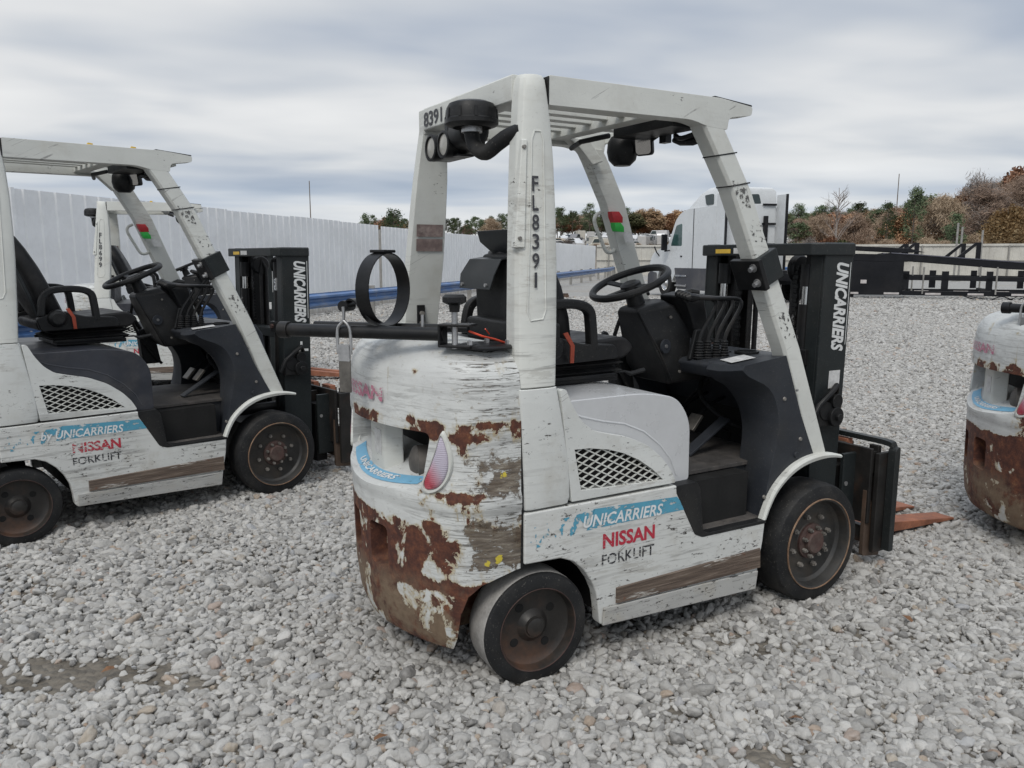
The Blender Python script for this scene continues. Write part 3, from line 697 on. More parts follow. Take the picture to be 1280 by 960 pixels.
    B_(MB()._add([(.965, -.43, 1.0545), (1.10, -.43, 1.067), (1.12, -.345, 1.069), (.985, -.345, 1.0565)], [(0, 1, 2, 3)]), 'dash_label', M['sticker'], 0, dash, smooth=False)
    B_(MB().lathe([(.052, 0), (.052, .008), (.042, .008), (.040, -.03), (0, -.03)], (1.185, -.30, 1.069), 'z', 28), 'cup_holder', M['black_plastic'], 0, dash)
    B_(MB().box(1.06, 1.16, -.24, -.12, 1.062, 1.072), 'dash_tray', M['black_plastic'], .003, dash)
    # steering column
    sc = MB(); lv = [(.975, .11, .80, .92, .915), (.955, .14, .83, 1.09, .93)]
    sc.loft([[(.90, -.13, .93), (1.08, -.14, .94), (1.13, -.02, .94), (1.10, .11, .94), (.92, .11, .93)],
             [(.86, -.155, 1.00), (1.07, -.165, 1.02), (1.12, -.02, 1.02), (1.08, .12, 1.02), (.87, .12, 1.0)],
             [(.80, -.115, 1.15), (1.0, -.145, 1.17), (1.06, -.02, 1.17), (1.02, .09, 1.17), (.80, .08, 1.15)],
             [(.765, -.085, 1.240), (.93, -.125, 1.265), (.99, -.02, 1.27), (.95, .09, 1.265), (.77, .070, 1.240)],
             [(.775, -.065, 1.258), (.90, -.09, 1.288), (.94, -.02, 1.293), (.91, .07, 1.288), (.78, .055, 1.258)]])
    colm = B_(sc, 'steering_column', M['black_plastic'], .018, seg=3)
    ax = Vector((-.42, 0, 1)).normalized(); ctr = Vector((.785, 0, 1.362)); u = Vector((1, 0, .42)).normalized(); v = Vector((0, 1, 0))
    B_(MB().cyl(ctr-ax*.10, ctr-ax*.03, .040, 20, .032), 'column_neck', M['black_plastic'], 0, colm)
    B_(MB().cyl((.86, -.148, 1.10), (.862, -.158, 1.10), .030, 20).cyl((.86, -.155, 1.10), (.862, -.162, 1.10), .008, 12, mi=1), 'ignition', [M['gray_plastic'], M['zinc']], 0, colm)
    B_(MB().loft([[(1.05, -.20, 1.03), (1.10, -.20, 1.03), (1.10, -.05, 1.03), (1.05, -.05, 1.03)], [(.94, -.19, 1.28), (1.04, -.19, 1.30), (1.04, -.02, 1.30), (.94, -.02, 1.28)], [(.92, -.16, 1.31), (1.0, -.16, 1.325), (1.0, -.03, 1.325), (.92, -.03, 1.31)]]), 'instrument_hood', M['black_plastic'], .012, colm)
    sw = MB(); rr = [ctr+(u*math.cos(a)+v*math.sin(a))*.166 for a in [2*math.pi*k/48 for k in range(48)]]
    rings = []
    for k, a in enumerate([2*math.pi*k/48 for k in range(48)]):
        rd = u*math.cos(a)+v*math.sin(a); rings.append([ctr+rd*(.166+.0155*math.cos(b))+ax*.0155*math.sin(b) for b in [2*math.pi*j/10 for j in range(10)]])
    sw.loft(rings+[rings[0]], False)
    whl = B_(sw, 'steering_wheel', M['black_plastic'])
    hb = MB(); hb.cyl(ctr-ax*.035, ctr-ax*.004, .050, 24, .044).cyl(ctr-ax*.004, ctr+ax*.004, .044, 24, .030); B_(hb, 'wheel_hub', M['black_plastic'], .003, whl)
    for a in (math.pi*.5, math.pi*1.5, math.pi):
        rd = u*math.cos(a)+v*math.sin(a); B_(MB().bar(ctr+rd*.03-ax*.018, ctr+rd*.16-ax*.002, .030, .010, ax), 'spoke', M['black_plastic'], .004, whl)
    kb = ctr+(u*math.cos(2.5)+v*math.sin(2.5))*.166
    B_(MB().tube([(.93, .05, 1.31), (.99, .13, 1.33), (1.02, .19, 1.325)], [.008, .008, .012], 8), 'direction_lever', M['black_plastic'], 0, colm)
    B_(MB().tube([(.95, -.10, 1.30), (1.0, -.15, 1.325), (1.03, -.16, 1.32)], [.012, .018, .014], 8), 'lamp_lever', M['black_plastic'], 0, colm)
    B_(MB().tube([(.905, -.1485, .945), (.865, -.163, 1.0), (.84, -.142, 1.08), (.805, -.119, 1.15), (.768, -.088, 1.24)], .0035, 6), 'column_seam', M['black_metal'], 0, colm)
    for p_ in ((.93, -.165, .99), (1.0, -.166, 1.02), (.90, -.134, 1.22)): B_(MB().cyl(p_, (p_[0], p_[1]-.006, p_[2]), .006, 8), 'column_screw', M['bolt'], 0, colm)
    B_(MB().tube(smoothpoly([(.80, .07, 1.22), (.79, .11, 1.10), (.84, .13, .98), (.90, .14, .88), (.96, .13, .80)], 4, False), .009, 8), 'column_cable', M['rubber'], 0, colm)
    B_(MB().box(.985, 1.045, -.1710, -.1640, 1.06, 1.13), 'switch_panel', M['gray_plastic'], .002, colm)
    # hydraulic levers: four, cranked, with a joined grip row
    for k in range(4):
        x0 = .965+.036*k; yb = -.245-.012*k
        pts = smoothpoly([(x0, yb, 1.05), (x0-.005, yb, 1.10), (x0+.012, yb, 1.16), (x0+.062, yb-.004, 1.235), (x0+.085, yb-.002, 1.275), (x0+.07, yb+.012, 1.298), (x0+.0-.02*k, yb+.028, 1.300+.004*(3-k)), (x0-.06-.03*k, yb+.038, 1.305+.004*(3-k))], 3, False)
        lvv = B_(MB().tube(pts, .0085, 8), 'hydraulic_lever', M['black_metal'])
        e = Vector(pts[-1]); B_(MB().tube([e+Vector((.028, 0, 0)), e, e+Vector((-.030, 0, .004)), e+Vector((-.044, 0, .004))], [.011, .018, .019, .008], 10), 'lever_knob', M['black_plastic'], 0, lvv)
        bt = MB(); prof = []
        for j in range(7): prof += [(.024-.0016*j, 1.045+.011*j-1.05), (.017-.0014*j, 1.0505+.011*j-1.05)]
        bt.lathe(prof, (x0, yb, 1.06), 'z', 14); B_(bt, 'lever_boot', M['rubber'], 0, lvv)
    B_(MB().prism([(.93, 1.045), (.965, 1.17), (1.0, 1.17), (1.02, 1.05)], -.225, -.205), 'lever_guard', M['black_plastic'], .006)
    # parking brake stalk on the far cheek
    B_(MB().loft([[(.86, .16, .80), (.97, .16, .80), (.97, .24, .80), (.86, .24, .80)], [(.84, .16, 1.02), (.93, .16, 1.04), (.93, .22, 1.04), (.84, .22, 1.02)]]), 'brake_housing', M['black_plastic'], .01)
    B_(MB().tube([(.875, .19, 1.00), (.83, .19, 1.08), (.80, .19, 1.125), (.79, .19, 1.135)], [.012, .015, .017, .010], 10), 'parking_brake_lever', M['black_plastic'])
    # ---- seat
    dx = P['seat_dx']; X = lambda a: a+dx
    base = B_(MB().box(X(.30), X(.66), -.22, .22, .990, 1.012).box(X(.28), X(.64), -.235, -.215, 1.006, 1.022).box(X(.28), X(.64), .215, .235, 1.006, 1.022), 'seat_base', M['black_metal'], .004)
    rings = []
    for z, g in ((1.010, .0), (1.022, .018), (1.034, .004), (1.046, .020), (1.056, .006), (1.064, .012)):
        rings.append([(X(.30)-g, -.21-g, z-.012), (X(.66)+g, -.21-g, z+.004), (X(.66)+g, .21+g, z+.004), (X(.30)-g, .21+g, z-.012)])
    bel = []
    rr2 = [(1.012, .00), (1.030, .02), (1.044, -.012), (1.060, .022), (1.072, .0)]
    bm_ = MB(); bm_.loft([[(X(.30)-g, -.205-g, z), (X(.66)+g, -.205-g, z), (X(.66)+g, .205+g, z), (X(.30)-g, .205+g, z)] for z, g in rr2]); B_(bm_, 'seat_bellows', M['rubber'], .002)
    cu = MB(); cu.prism(roundpoly([(X(.22), 1.075, .02), (X(.20), 1.135, .03), (X(.50), 1.150, .06), (X(.68), 1.165, .045), (X(.735), 1.115, .04), (X(.68), 1.075, .02)], .03, 5), -.235, .235)
    cush = B_(cu, 'seat_cushion', M['seat'], .028, seg=4)
    bk = MB(); rings = []
    for z, xf, xr, hw in ((1.10, .26, .15, .20), (1.16, .25, .12, .235), (1.28, .205, .06, .245), (1.42, .145, .01, .235), (1.52, .095, -.03, .205), (1.58, .06, -.04, .16), (1.605, .035, -.03, .11)):
        ring = []
        for a in range(16):
            t = 2*math.pi*a/16; cx, sx = math.cos(t), math.sin(t)
            px = math.copysign(abs(cx)**.6, cx); py = math.copysign(abs(sx)**.5, sx)
            ring.append((X(P.get('back_dx', 0.)+.2+((xf+xr)/2-.2)*P.get('lean', 1.)+(xf-xr)/2*px+.05+.02*abs(py)), py*hw, 1.10+(z-1.10)*P.get('back_h', 1.)))
        rings.append(ring)
    bk.loft(rings); back = B_(bk, 'backrest', M['seat'], 0, angle=50)
    X_ = X; X = lambda q: X_(q+P.get('back_dx', 0.))
    B_(MB().tube(smoothpoly([(X(.17), -.235, 1.16), (X(.12), -.25, 1.30), (X(.07), -.24, 1.44), (X(.02), -.205, 1.55), (X(-.01), -.12, 1.60), (X(-.015), 0, 1.612)], 4, False), .010, 8), 'seat_piping', M['flap'], 0, back) if P.get('lean', 1.) == 1. else None; X = X_
    for s in (-1, 1):
        arm = MB(); pts = smoothpoly([(X(.23), s*.262, 1.155), (X(.235), s*.262, 1.22), (X(.255), s*.262, 1.275), (X(.31), s*.262, 1.298), (X(.42), s*.262, 1.298), (X(.478), s*.262, 1.275), (X(.492), s*.262, 1.22), (X(.500), s*.262, 1.12)], 4, False)
        arm.loft([[(x-nx*.018, y-.022, z-nz*.018), (x+nx*.018, y-.022, z+nz*.018), (x+nx*.018, y+.022, z+nz*.018), (x-nx*.018, y+.022, z-nz*.018)] for (x, y, z), (nx, nz) in zip(pts, [(-(pts[min(i+1, len(pts)-1)][2]-pts[max(i-1, 0)][2])/max(1e-6, math.hypot(pts[min(i+1, len(pts)-1)][0]-pts[max(i-1, 0)][0], pts[min(i+1, len(pts)-1)][2]-pts[max(i-1, 0)][2])), (pts[min(i+1, len(pts)-1)][0]-pts[max(i-1, 0)][0])/max(1e-6, math.hypot(pts[min(i+1, len(pts)-1)][0]-pts[max(i-1, 0)][0], pts[min(i+1, len(pts)-1)][2]-pts[max(i-1, 0)][2]))) for i in range(len(pts))])])
        B_(arm, 'hip_restraint', M['black_plastic'], .010, seg=3)
        B_(MB().prism(roundpoly([(X(.22), 1.075), (X(.20), 1.15), (X(.32), 1.185), (X(.44), 1.15), (X(.60), 1.14), (X(.62), 1.085)], .02), *sorted((s*.282, s*.240))), 'seat_side', M['black_plastic'], .010)
    B_(MB().lathe([(0, -.036), (.030, -.036), (.045, -.02), (.048, .0), (.045, .03), (0, .03)], (X(.30), -.285, 1.145), 'y', 20), 'belt_retractor', M['black_plastic'], .004)
    B_(MB().loft([[(X(.340), -.300, 1.195), (X(.356), -.305, 1.20), (X(.356), -.31, 1.20), (X(.340), -.305, 1.195)], [(X(.364), -.312, 1.15), (X(.382), -.314, 1.15), (X(.382), -.318, 1.15), (X(.364), -.318, 1.15)], [(X(.372), -.300, 1.085), (X(.388), -.300, 1.085), (X(.388), -.305, 1.085), (X(.372), -.305, 1.085)]]), 'seat_belt', M['belt_red'])
    B_(MB().tube([(X(.64), -.20, 1.015), (X(.70), -.21, 1.02), (X(.73), -.21, 1.008), (X(.80), -.21, 1.018)], [.004, .004, .010, .010], 8), 'seat_slide_lever', M['black_plastic'])
    # rear shell behind the seat: deflector bracket and folded manual box
    if P['flap']:
        B_(MB().loft([[(.10, -.25, 1.23), (.26, -.25, 1.23), (.26, .11, 1.23), (.10, .11, 1.23)], [(.095, -.25, 1.36), (.26, -.25, 1.36), (.26, .11, 1.36), (.095, .11, 1.36)], [(.095, -.24, 1.44), (.25, -.24, 1.44), (.25, .105, 1.44), (.095, .105, 1.44)], [(.115, -.22, 1.485), (.23, -.22, 1.485), (.23, .07, 1.485), (.115, .07, 1.485)]]), 'seat_shell', M['black_plastic'], .012)
        fl = MB(); fl.loft([[(.115, -.14, 1.466), (.115, .09, 1.466), (.115, .09, 1.472), (.115, -.14, 1.472)], [(.070, -.15, 1.458), (.070, .10, 1.458), (.067, .10, 1.464), (.067, -.15, 1.464)], [(.040, -.155, 1.405), (.040, .115, 1.405), (.034, .115, 1.407), (.034, -.155, 1.407)], [(.030, -.14, 1.352), (.030, .105, 1.352), (.024, .105, 1.352), (.024, -.14, 1.352)]])
        f_ = B_(fl, 'manual_holder_flap', M['flap'], .002)
        for y in (-.11, .08): B_(MB().cyl((.030, y, 1.368), (.020, y, 1.368), .007, 10), 'snap', M['zinc'], 0, f_)
        B_(MB().loft([[(.155, -.24, 1.478), (.155, .055, 1.478), (.165, .055, 1.478), (.165, -.24, 1.478)], [(.115, -.24, 1.53), (.115, .105, 1.53), (.125, .105, 1.53), (.125, -.24, 1.53)], [(.105, -.24, 1.572), (.105, .11, 1.572), (.115, .11, 1.572), (.115, -.24, 1.572)]]), 'rear_guard_plate', M['flap'], .003)
        B_(MB().box(.03, .16, -.41, .06, 1.16, 1.245), 'engine_cover_box', M['black_plastic'], .012)
    B_(MB().box(-.06, .075, -.44, .44, .90, 1.165), 'rear_bulkhead', M['black_plastic'], .01)
    # ---- roof: rear beam, slats, cross beam, front beam
    rb = B_(MB().prism(roundpoly([(-.006, 1.975), (-.006, 2.060), (.070, 2.060), (.070, 1.975)], .006), -.352, .352), 'rear_beam', guardm, .004)
    B_(MB().box(-.004, .09, .35, .405, 1.96, 2.058), 'beam_end', guardm, .004, rb)
    tx(textmesh(P['rear'], .075, (-.0085, .345, 1.988), (0, -1, 0), (0, 0, 1), .0016, 0, .17), 'number', M['black_text'], rb)
    for k in range(6):
        y = -.275+.11*k
        B_(MB().box(.07, .60, y-.022, y+.022, 2.005, 2.032), 'roof_slat', guardm, .003)
    B_(MB().box(.595, .665, -.353, .353, 1.982, 2.035), 'roof_cross_beam', guardm, .004)
    B_(MB().box(.90, .96, -.353, .353, 1.985, 2.03), 'front_beam', guardm, .004)
    for k in range(2):
        y = -.15+.30*k; B_(MB().box(.665, .90, y-.022, y+.022, 2.005, 2.032), 'roof_slat', guardm, .003)
    for x in (.50, .72): B_(MB().prism([(x, 2.056), (x+.035, 2.056), (x+.035, 2.075), (x+.012, 2.078)], -.33, -.315), 'yellow_tab', M['yellow'])
    if True: B_(MB().box(.695, .84, -.34, .02, 1.955, 1.998).tube([(.70, .05, 1.97), (.66, .20, 1.96), (.70, .33, 1.95)], .012, 8), 'wiring_box', M['black_plastic'], .006)
    B_(MB().prism([(.64, 2.0), (.78, 1.99), (.86, 1.90), (.80, 1.88), (.72, 1.955)], .30, .352), 'corner_gusset', guardm, .006)
    # mirrors, strobe
    mr = B_(MB().prism(roundpoly([(-.16, 1.885), (-.16, 1.99), (-.07, 1.995), (-.07, 1.89)], .015), .826, .842, 'yz'), 'mirror', M['black_plastic'], .004) if False else None
    a = MB(); c_ = Vector((.83, -.015, 1.945)); nv = Vector((-.93, -.32, -.16)).normalized(); tu = Vector((.32, -.93, 0)).normalized(); tv = nv.cross(tu).normalized()
    shp = roundpoly([(-.042, -.055), (-.042, .055), (.042, .055), (.042, -.055)], .02)
    a.loft([[c_+tu*p*.8+tv*q-nv*.025 for p, q in shp], [c_+tu*p+tv*q-nv*.008 for p, q in shp], [c_+tu*p+tv*q+nv*.006 for p, q in shp]]); mr = B_(a, 'rear_view_mirror', M['black_plastic'], .003)
    a = MB(); a._add([c_+tu*p*.86+tv*q*.88+nv*.0085 for p, q in shp], [tuple(range(len(shp)))]); B_(a, 'mirror_glass', M['mirror'], 0, mr, smooth=False)
    B_(MB().tube([c_+tu*.03, c_+tu*.07+Vector((0, 0, .02)), (.86, -.12, 2.0)], .007, 8).box(.84, .87, -.14, -.10, 1.93, 2.0), 'mirror_bracket', M['black_metal'], 0, mr)
    B_(MB().lathe([(0, -.10), (.035, -.098), (.058, -.075), (.066, -.04), (.062, 0), (.05, .02), (.03, .03), (0, .032)], (.80, .09, 1.955), 'z', 28), 'strobe_lamp', M['black_plastic'], 0)
    B_(MB().tube(smoothpoly([(.83, -.36, 1.945), (.80, -.28, 1.925), (.82, -.22, 1.945), (.86, -.20, 1.935), (.87, -.30, 1.93)], 4, False), [.010]*17, 6).tube([(.85, -.37, 1.925), (.84, -.30, 1.915), (.83, -.24, 1.918), (.83, -.20, 1.93)], [.015, .017, .014, .01], 8), 'wiring_loom', M['black_plastic'])
    # rear work lamps and bracket on the far pillar
    for y in (.150, .040):
        lm = B_(MB().lathe([(.0, .085), (.026, .085), (.042, .05), (.050, 0), (.050, -.016), (.042, -.018), (.040, -.010), (0, -.008)], (-.055, y, 1.880), 'x', 28), 'work_lamp', M['black_plastic'])
        B_(MB().lathe([(0, -.016), (.02, -.0155), (.0385, -.011)], (-.055, y, 1.880), 'x', 28), 'lamp_glass', M['lens_white'], 0, lm)
    B_(MB().box(-.04, .03, -.02, .19, 1.836, 1.844).box(-.03, .0, .08, .11, 1.84, 1.99).loft([[(-.02, -.06, 1.86), (.05, -.06, 1.86), (.05, .10, 1.84), (-.02, .10, 1.84)], [(-.03, -.10, 1.96), (.05, -.10, 1.96), (.05, .13, 1.93), (-.03, .13, 1.93)]]), 'lamp_bracket', M['black_metal'], .003)
    # air cleaner: mushroom cap and elbow
    ac = Vector((-.065, -.182, 1.948))
    cap = B_(MB().lathe([(0, .050), (.058, .046), (.078, .038), (.087, .022), (.088, -.010), (.092, -.014), (.092, -.028), (.084, -.034), (.066, -.040), (.058, -.026), (.04, -.026)], ac, 'z', 40), 'intake_cap', M['black_plastic'])
    for k in range(10):
        a_ = 2*math.pi*k/10; B_(MB().bar(ac+Vector((.087*math.cos(a_), .087*math.sin(a_), .020)), ac+Vector((.090*math.cos(a_), .090*math.sin(a_), -.012)), .010, .004, (math.cos(a_), math.sin(a_), 0)), 'cap_rib', M['black_plastic'], 0, cap)
    B_(MB().cyl(ac+Vector((0, 0, -.055)), ac+Vector((0, 0, -.036)), .036, 24), 'hose_clamp', M['zinc'], 0, cap)
    B_(MB().tube(smoothpoly([tuple(ac+Vector(q)) for q in ((0, 0, -.03), (0, 0, -.065), (.005, -.02, -.105), (.015, -.07, -.128), (.03, -.125, -.105), (.045, -.17, -.085), (.07, -.22, -.07))], 5, False), .026, 16), 'intake_elbow', M['rubber'], 0, cap)
    B_(MB().lathe([(0, .05), (.05, .05), (.06, .03), (.06, -.06), (.045, -.075), (0, -.075)], (-.02, -.055, 1.915), 'y', 20), 'intake_housing', M['black_plastic'], .004)
    # far pillar fittings
    B_(MB().box(-.0500, -.046, .378, .44, 1.50, 1.50).box(-.049, .0, .3838, .3862, 1.5, 1.5) if False else MB()._add([(-.030, .3885, 1.555), (.090, .3885, 1.555), (.090, .3835, 1.605), (-.030, .3835, 1.605)], [(0, 1, 2, 3)]), 'warning_label', M['brownlabel'], 0, smooth=False)
    B_(MB()._add([(-.030, .3950, 1.495), (.090, .3950, 1.495), (.090, .3895, 1.546), (-.030, .3895, 1.546)], [(0, 1, 2, 3)]), 'warning_label', M['brownlabel'], 0, smooth=False)
    bx = B_(MB().box(-.02, .015, .415, .425, 1.16, 1.27), 'latch_plate', M['black_metal'], .002)
    for z in (1.195, 1.235): B_(MB().cyl((-.002, .415, z), (-.002, .402, z), .010, 10), 'latch_bolt', M['bolt'], 0, bx)
    # grab handle on the far front pillar, with tape
    B_(MB().tube(smoothpoly([(.93, .415, 1.68), (.90, .41, 1.665), (.895, .41, 1.63), (.935, .41, 1.55), (.965, .41, 1.50), (1.0, .41, 1.495), (1.03, .415, 1.515)], 4, False), .009, 10), 'grab_handle', guardm)
    def fpillar(z, d=.0): return Vector((float(np.interp(z, [1.49, 1.72, 1.96], [1.025, .925, .775])), float(np.interp(z, [1.49, 1.72, 1.96], [.368, .346, .332])), z))
    for z0, z1, mt, nm, w_ in ((1.632, 1.682, 'tape_red', 'red_tape', .044), (1.592, 1.632, 'tape_green', 'green_tape', .036)):
        a, b = fpillar(z0), fpillar(z1); jj = lambda q: Vector((random.uniform(-.004, .004), 0, random.uniform(-.004, .004)))
        B_(MB().loft([[a+Vector((-.007, -.016, 0)), a+Vector((w_, -.016, 0))+jj(0), a+Vector((w_, -.010, 0)), a+Vector((-.007, .016, 0))], [(a+b)/2+Vector((-.011, -.019, 0)), (a+b)/2+Vector((w_+.004, -.020, 0)), (a+b)/2+Vector((w_, -.010, 0)), (a+b)/2+Vector((-.009, .018, 0))], [b+Vector((-.007, -.015, 0)), b+Vector((w_-.006, -.015, 0))+jj(0), b+Vector((w_, -.010, 0)), b+Vector((-.007, .014, 0))]]), nm, M[mt])
    a, b = fpillar(1.540), fpillar(1.590)
    B_(MB()._add([a+Vector((.028, -.0150, 0)), a+Vector((.083, -.0150, 0)), b+Vector((.083, -.0150, 0)), b+Vector((.028, -.0150, 0))], [(0, 1, 2, 3)]), 'inspection_sticker', M['sticker'], 0, smooth=False)
    # ---- wheels
    for s in (-1, 1):
        yo = s*.559; k = s
        tp = [(.196, 0), (.205, .0), (.232, .004), (.250, .010), (.2585, .026), (.2605, .05), (.2605, .130), (.2585, .156), (.250, .172), (.196, .180)]
        wb = MB(); wb.lathe([(r, yo-k*h) for r, h in tp], (L_, 0, .2587), 'y', 64, close=True)
        tyre = B_(wb, 'front_wheel', M['rubber'])
        rm = [(.199, .0), (.197, -.003), (.188, .001), (.184, .014), (.180, .040), (.168, .052), (.105, .056), (.080, .054), (.074, .046), (.0, .046)]
        rim = B_(MB().lathe([(r, yo-k*h) for r, h in rm], (L_, 0, .2587), 'y', 56), 'rim', M['rim_front'], 0, tyre)
        B_(MB().lathe([(r, yo-k*h) for r, h in [(.1995, .003), (.1985, -.0055), (.1950, -.0055), (.1940, .002)]], (L_, 0, .2587), 'y', 64), 'rim_lip', M['rim_rust'], 0, tyre)
        hub = B_(MB().lathe([(r, yo-k*h) for r, h in [(.078, .056), (.077, .040), (.070, .036), (.052, .034), (.050, .018), (.044, .012), (0, .010)]], (L_, 0, .2587), 'y', 40), 'hub', M['hub_rust'], 0, tyre)
        for j in range(8):
            for rad, rr_, h, ph in ((.113, .0115, .054, .25), (.063, .0095, .034, .45)):
                a_ = 2*math.pi*j/8+ph; c0 = Vector((L_+rad*math.cos(a_), yo-k*h, .2587+rad*math.sin(a_)))
                B_(MB().cyl(c0, c0+Vector((0, k*.014, 0)), rr_, 6).cyl(c0+Vector((0, k*.014, 0)), c0+Vector((0, k*.022, 0)), rr_*.55, 8), 'wheel_nut', M['bolt'], 0, hub)
        yo = 0; tw = .150
        st = R(P['steer']); q = Matrix.Translation((0, s*(.527 if s < 0 else .527), .2019)) @ Matrix.Rotation(st, 4, 'Z')
        tp = [(.148, 0), (.160, .0), (.184, .003), (.196, .008), (.2015, .018), (.2025, .035), (.2025, .118), (.200, .138), (.192, .147), (.148, .150)]
        w_ = MB(); w_.lathe([(r, -k*h) for r, h in tp[:5]], (0, 0, 0), 'y', 64, mi=0); w_.lathe([(r, -k*h) for r, h in tp[4:]], (0, 0, 0), 'y', 64, mi=1)
        tyre = B_(w_, 'rear_wheel', [M['rubber'], M['tread_dusty'] if P.get('dusty') else M['tread']]); tyre.matrix_local = q
        B_(MB().lathe([(r, -k*h) for r, h in [(.149, -.001), (.146, .0), (.142, .012), (.140, .035), (.130, .042), (.112, .046), (.060, .046), (.046, .034), (.040, .026), (0, .024)]], (0, 0, 0), 'y', 56), 'rim', M['rim_rear'], 0, tyre)
        B_(MB().lathe([(r, -k*h) for r, h in [(.1495, .004), (.1490, -.0025), (.1475, -.0025), (.1455, .003)]], (0, 0, 0), 'y', 64), 'rim_lip', M['hub_rust'], 0, tyre)
        B_(MB().lathe([(r, -k*h) for r, h in [(.036, .030), (.034, .018), (.026, .014), (0, .013)]], (0, 0, 0), 'y', 24), 'hub', M['rim_rear'], 0, tyre)
        for j in range(4):
            a_ = math.pi/2*j+.62; B_(MB().lathe([(0, 0), (.0155, 0), (.017, .003), (.017, .008)], (.088*math.cos(a_), -k*.0445, .088*math.sin(a_)), 'y', 18), 'hand_hole', M['lampblack'], 0, tyre)
    # ---- mast
    tilt = R(1.0)
    for s in (-1, 1):
        y0, y1 = sorted((s*.365, s*.28))
        o = MB(); o.prism([(1.54, .10), (1.73, .10), (1.762, 1.535), (1.575, 1.535)], *sorted((s*.365, s*.352)))
        o.prism([(1.54, .10), (1.562, .10), (1.597, 1.535), (1.575, 1.535)], *sorted((s*.3515, s*.285)))
        o.prism([(1.708, .10), (1.73, .10), (1.762, 1.535), (1.740, 1.535)], *sorted((s*.3515, s*.285)))
        rail = B_(o, 'outer_mast_rail', M['mast'], .004)
        i_ = MB(); i_.prism([(1.60, .14), (1.72, .14), (1.750, 1.50), (1.63, 1.50)], *sorted((s*.272, s*.262)))
        i_.prism([(1.60, .14), (1.616, .14), (1.646, 1.50), (1.63, 1.50)], *sorted((s*.2615, s*.215))).prism([(1.704, .14), (1.72, .14), (1.750, 1.50), (1.734, 1.50)], *sorted((s*.2615, s*.215)))
        B_(i_, 'inner_mast_rail', M['black_metal'], .003)
        B_(MB().cyl((1.565, s*.255, .25), (1.595, s*.255, 1.26), .031, 20), 'lift_cylinder', M['black_metal'], .003)
        B_(MB().cyl((1.595, s*.255, 1.26), (1.598, s*.255, 1.34), .021, 20), 'cylinder_gland', M['chrome'])
        B_(MB().cyl((1.598, s*.255, 1.34), (1.60, s*.255, 1.44), .032, 20), 'cylinder_head', M['black_metal'])
        # chain: stacked link plates
        ch = MB()
        for j in range(54):
            z = .30+j*.021; x = 1.60+.022*(z/1.5)
            ch.box(x-.008, x+.008, s*.175-.016 if j % 2 else s*.175-.011, s*.175+.016 if j % 2 else s*.175+.011, z, z+.018)
        B_(ch, 'lift_chain', M['black_metal'], 0, smooth=False)
        B_(MB().tube([(1.64, s*.13, .45), (1.655, s*.13, 1.40), (1.665, s*.128, 1.45), (1.69, s*.125, 1.40), (1.68, s*.12, .6)], .013, 8), 'hydraulic_hose', M['rubber'])
        B_(MB().lathe([(0, -.02), (.055, -.02), (.062, -.012), (.05, 0), (.062, .012), (.055, .02), (0, .02)], (1.66, s*.150, 1.42), 'y', 24), 'chain_sheave', M['black_metal'])
        for x_, z_ in ((1.575, 1.03),):
            br = B_(MB().box(x_-.03, x_+.012, *sorted((s*.31, s*.21)), z_-.04, z_+.03), 'cylinder_bracket', M['black_metal'], .003, rail)
            B_(MB().cyl((x_-.03, s*.25, z_), (x_-.045, s*.25, z_), .016, 6), 'bracket_nut', M['hub_rust'], 0, rail)
    B_(MB().prism([(1.555, -.375), (1.76, -.375), (1.76, -.30), (1.60, -.29), (1.60, .29), (1.76, .30), (1.76, .375), (1.555, .375), (1.515, .33), (1.515, -.33)], 1.478, 1.532, 'xy'), 'mast_top_beam', M['mast'], .006)
    lb = MB()._add([(1.5135, .24, 1.490), (1.5135, .14, 1.490), (1.5135, .14, 1.510), (1.5135, .24, 1.510)], [(0, 1, 2, 3)])
    B_(lb, 'yellow_label', M['yellow'], 0, smooth=False)
    B_(MB()._add([(1.5135, .12, 1.488), (1.5135, .02, 1.488), (1.5135, .02, 1.515), (1.5135, .12, 1.515)], [(0, 1, 2, 3)]), 'white_label', M['sticker'], 0, smooth=False)
    B_(MB().box(1.58, 1.66, -.30, .30, .95, 1.01), 'mast_tie_bar', M['mast'], .004)
    B_(MB().box(1.53, 1.70, -.36, .36, .10, .20), 'mast_foot_beam', M['mast'], .006)
    # mast lettering reads downwards
    dn = Vector((-.020, 0, -1)).normalized(); rt_ = Vector((1, 0, -.020)).normalized()
    if not P.get('plain_mast'): tx(textmesh('UNICARRIERS', .105, (1.655, -.3665, 1.448), dn, rt_, .0045, .25, .395), 'mast_lettering', M['white_mast'], T0)
    B_(MB()._add([(1.742, -.3662, 1.448), (1.746, -.3662, 1.448), (1.740, -.3662, 1.080), (1.736, -.3662, 1.080)], [(3, 2, 1, 0)]), 'lettering_rule', M['white_mast'], 0, smooth=False)
    if not P.get('by'): B_(MB()._add([(1.640, -.3662, .885), (1.715, -.3662, .885), (1.717, -.3662, .965), (1.642, -.3662, .965)], [(0, 1, 2, 3)]), 'capacity_label', M['sticker'], 0, smooth=False)
    else: tx(textmesh('-1', .10, (1.66, -.3665, .93), dn, rt_, .003, 0), 'mast_mark', M['white_mast'], T0)
    # tilt cylinder knuckle and valve block beside the mast
    kn = MB().cyl((1.60, -.40, .79), (1.60, -.36, .79), .042, 20).cyl((1.66, -.41, .83), (1.66, -.36, .83), .034, 20).box(1.55, 1.68, -.395, -.35, .72, .80).cyl((1.655, -.415, .76), (1.655, -.36, .76), .045, 20)
    kn.tube([(1.52, -.38, .74), (1.56, -.39, .82), (1.62, -.40, .87), (1.67, -.39, .90), (1.69, -.37, .86)], .014, 8).cyl((1.655, -.415, .76), (1.655, -.432, .76), .018, 6)
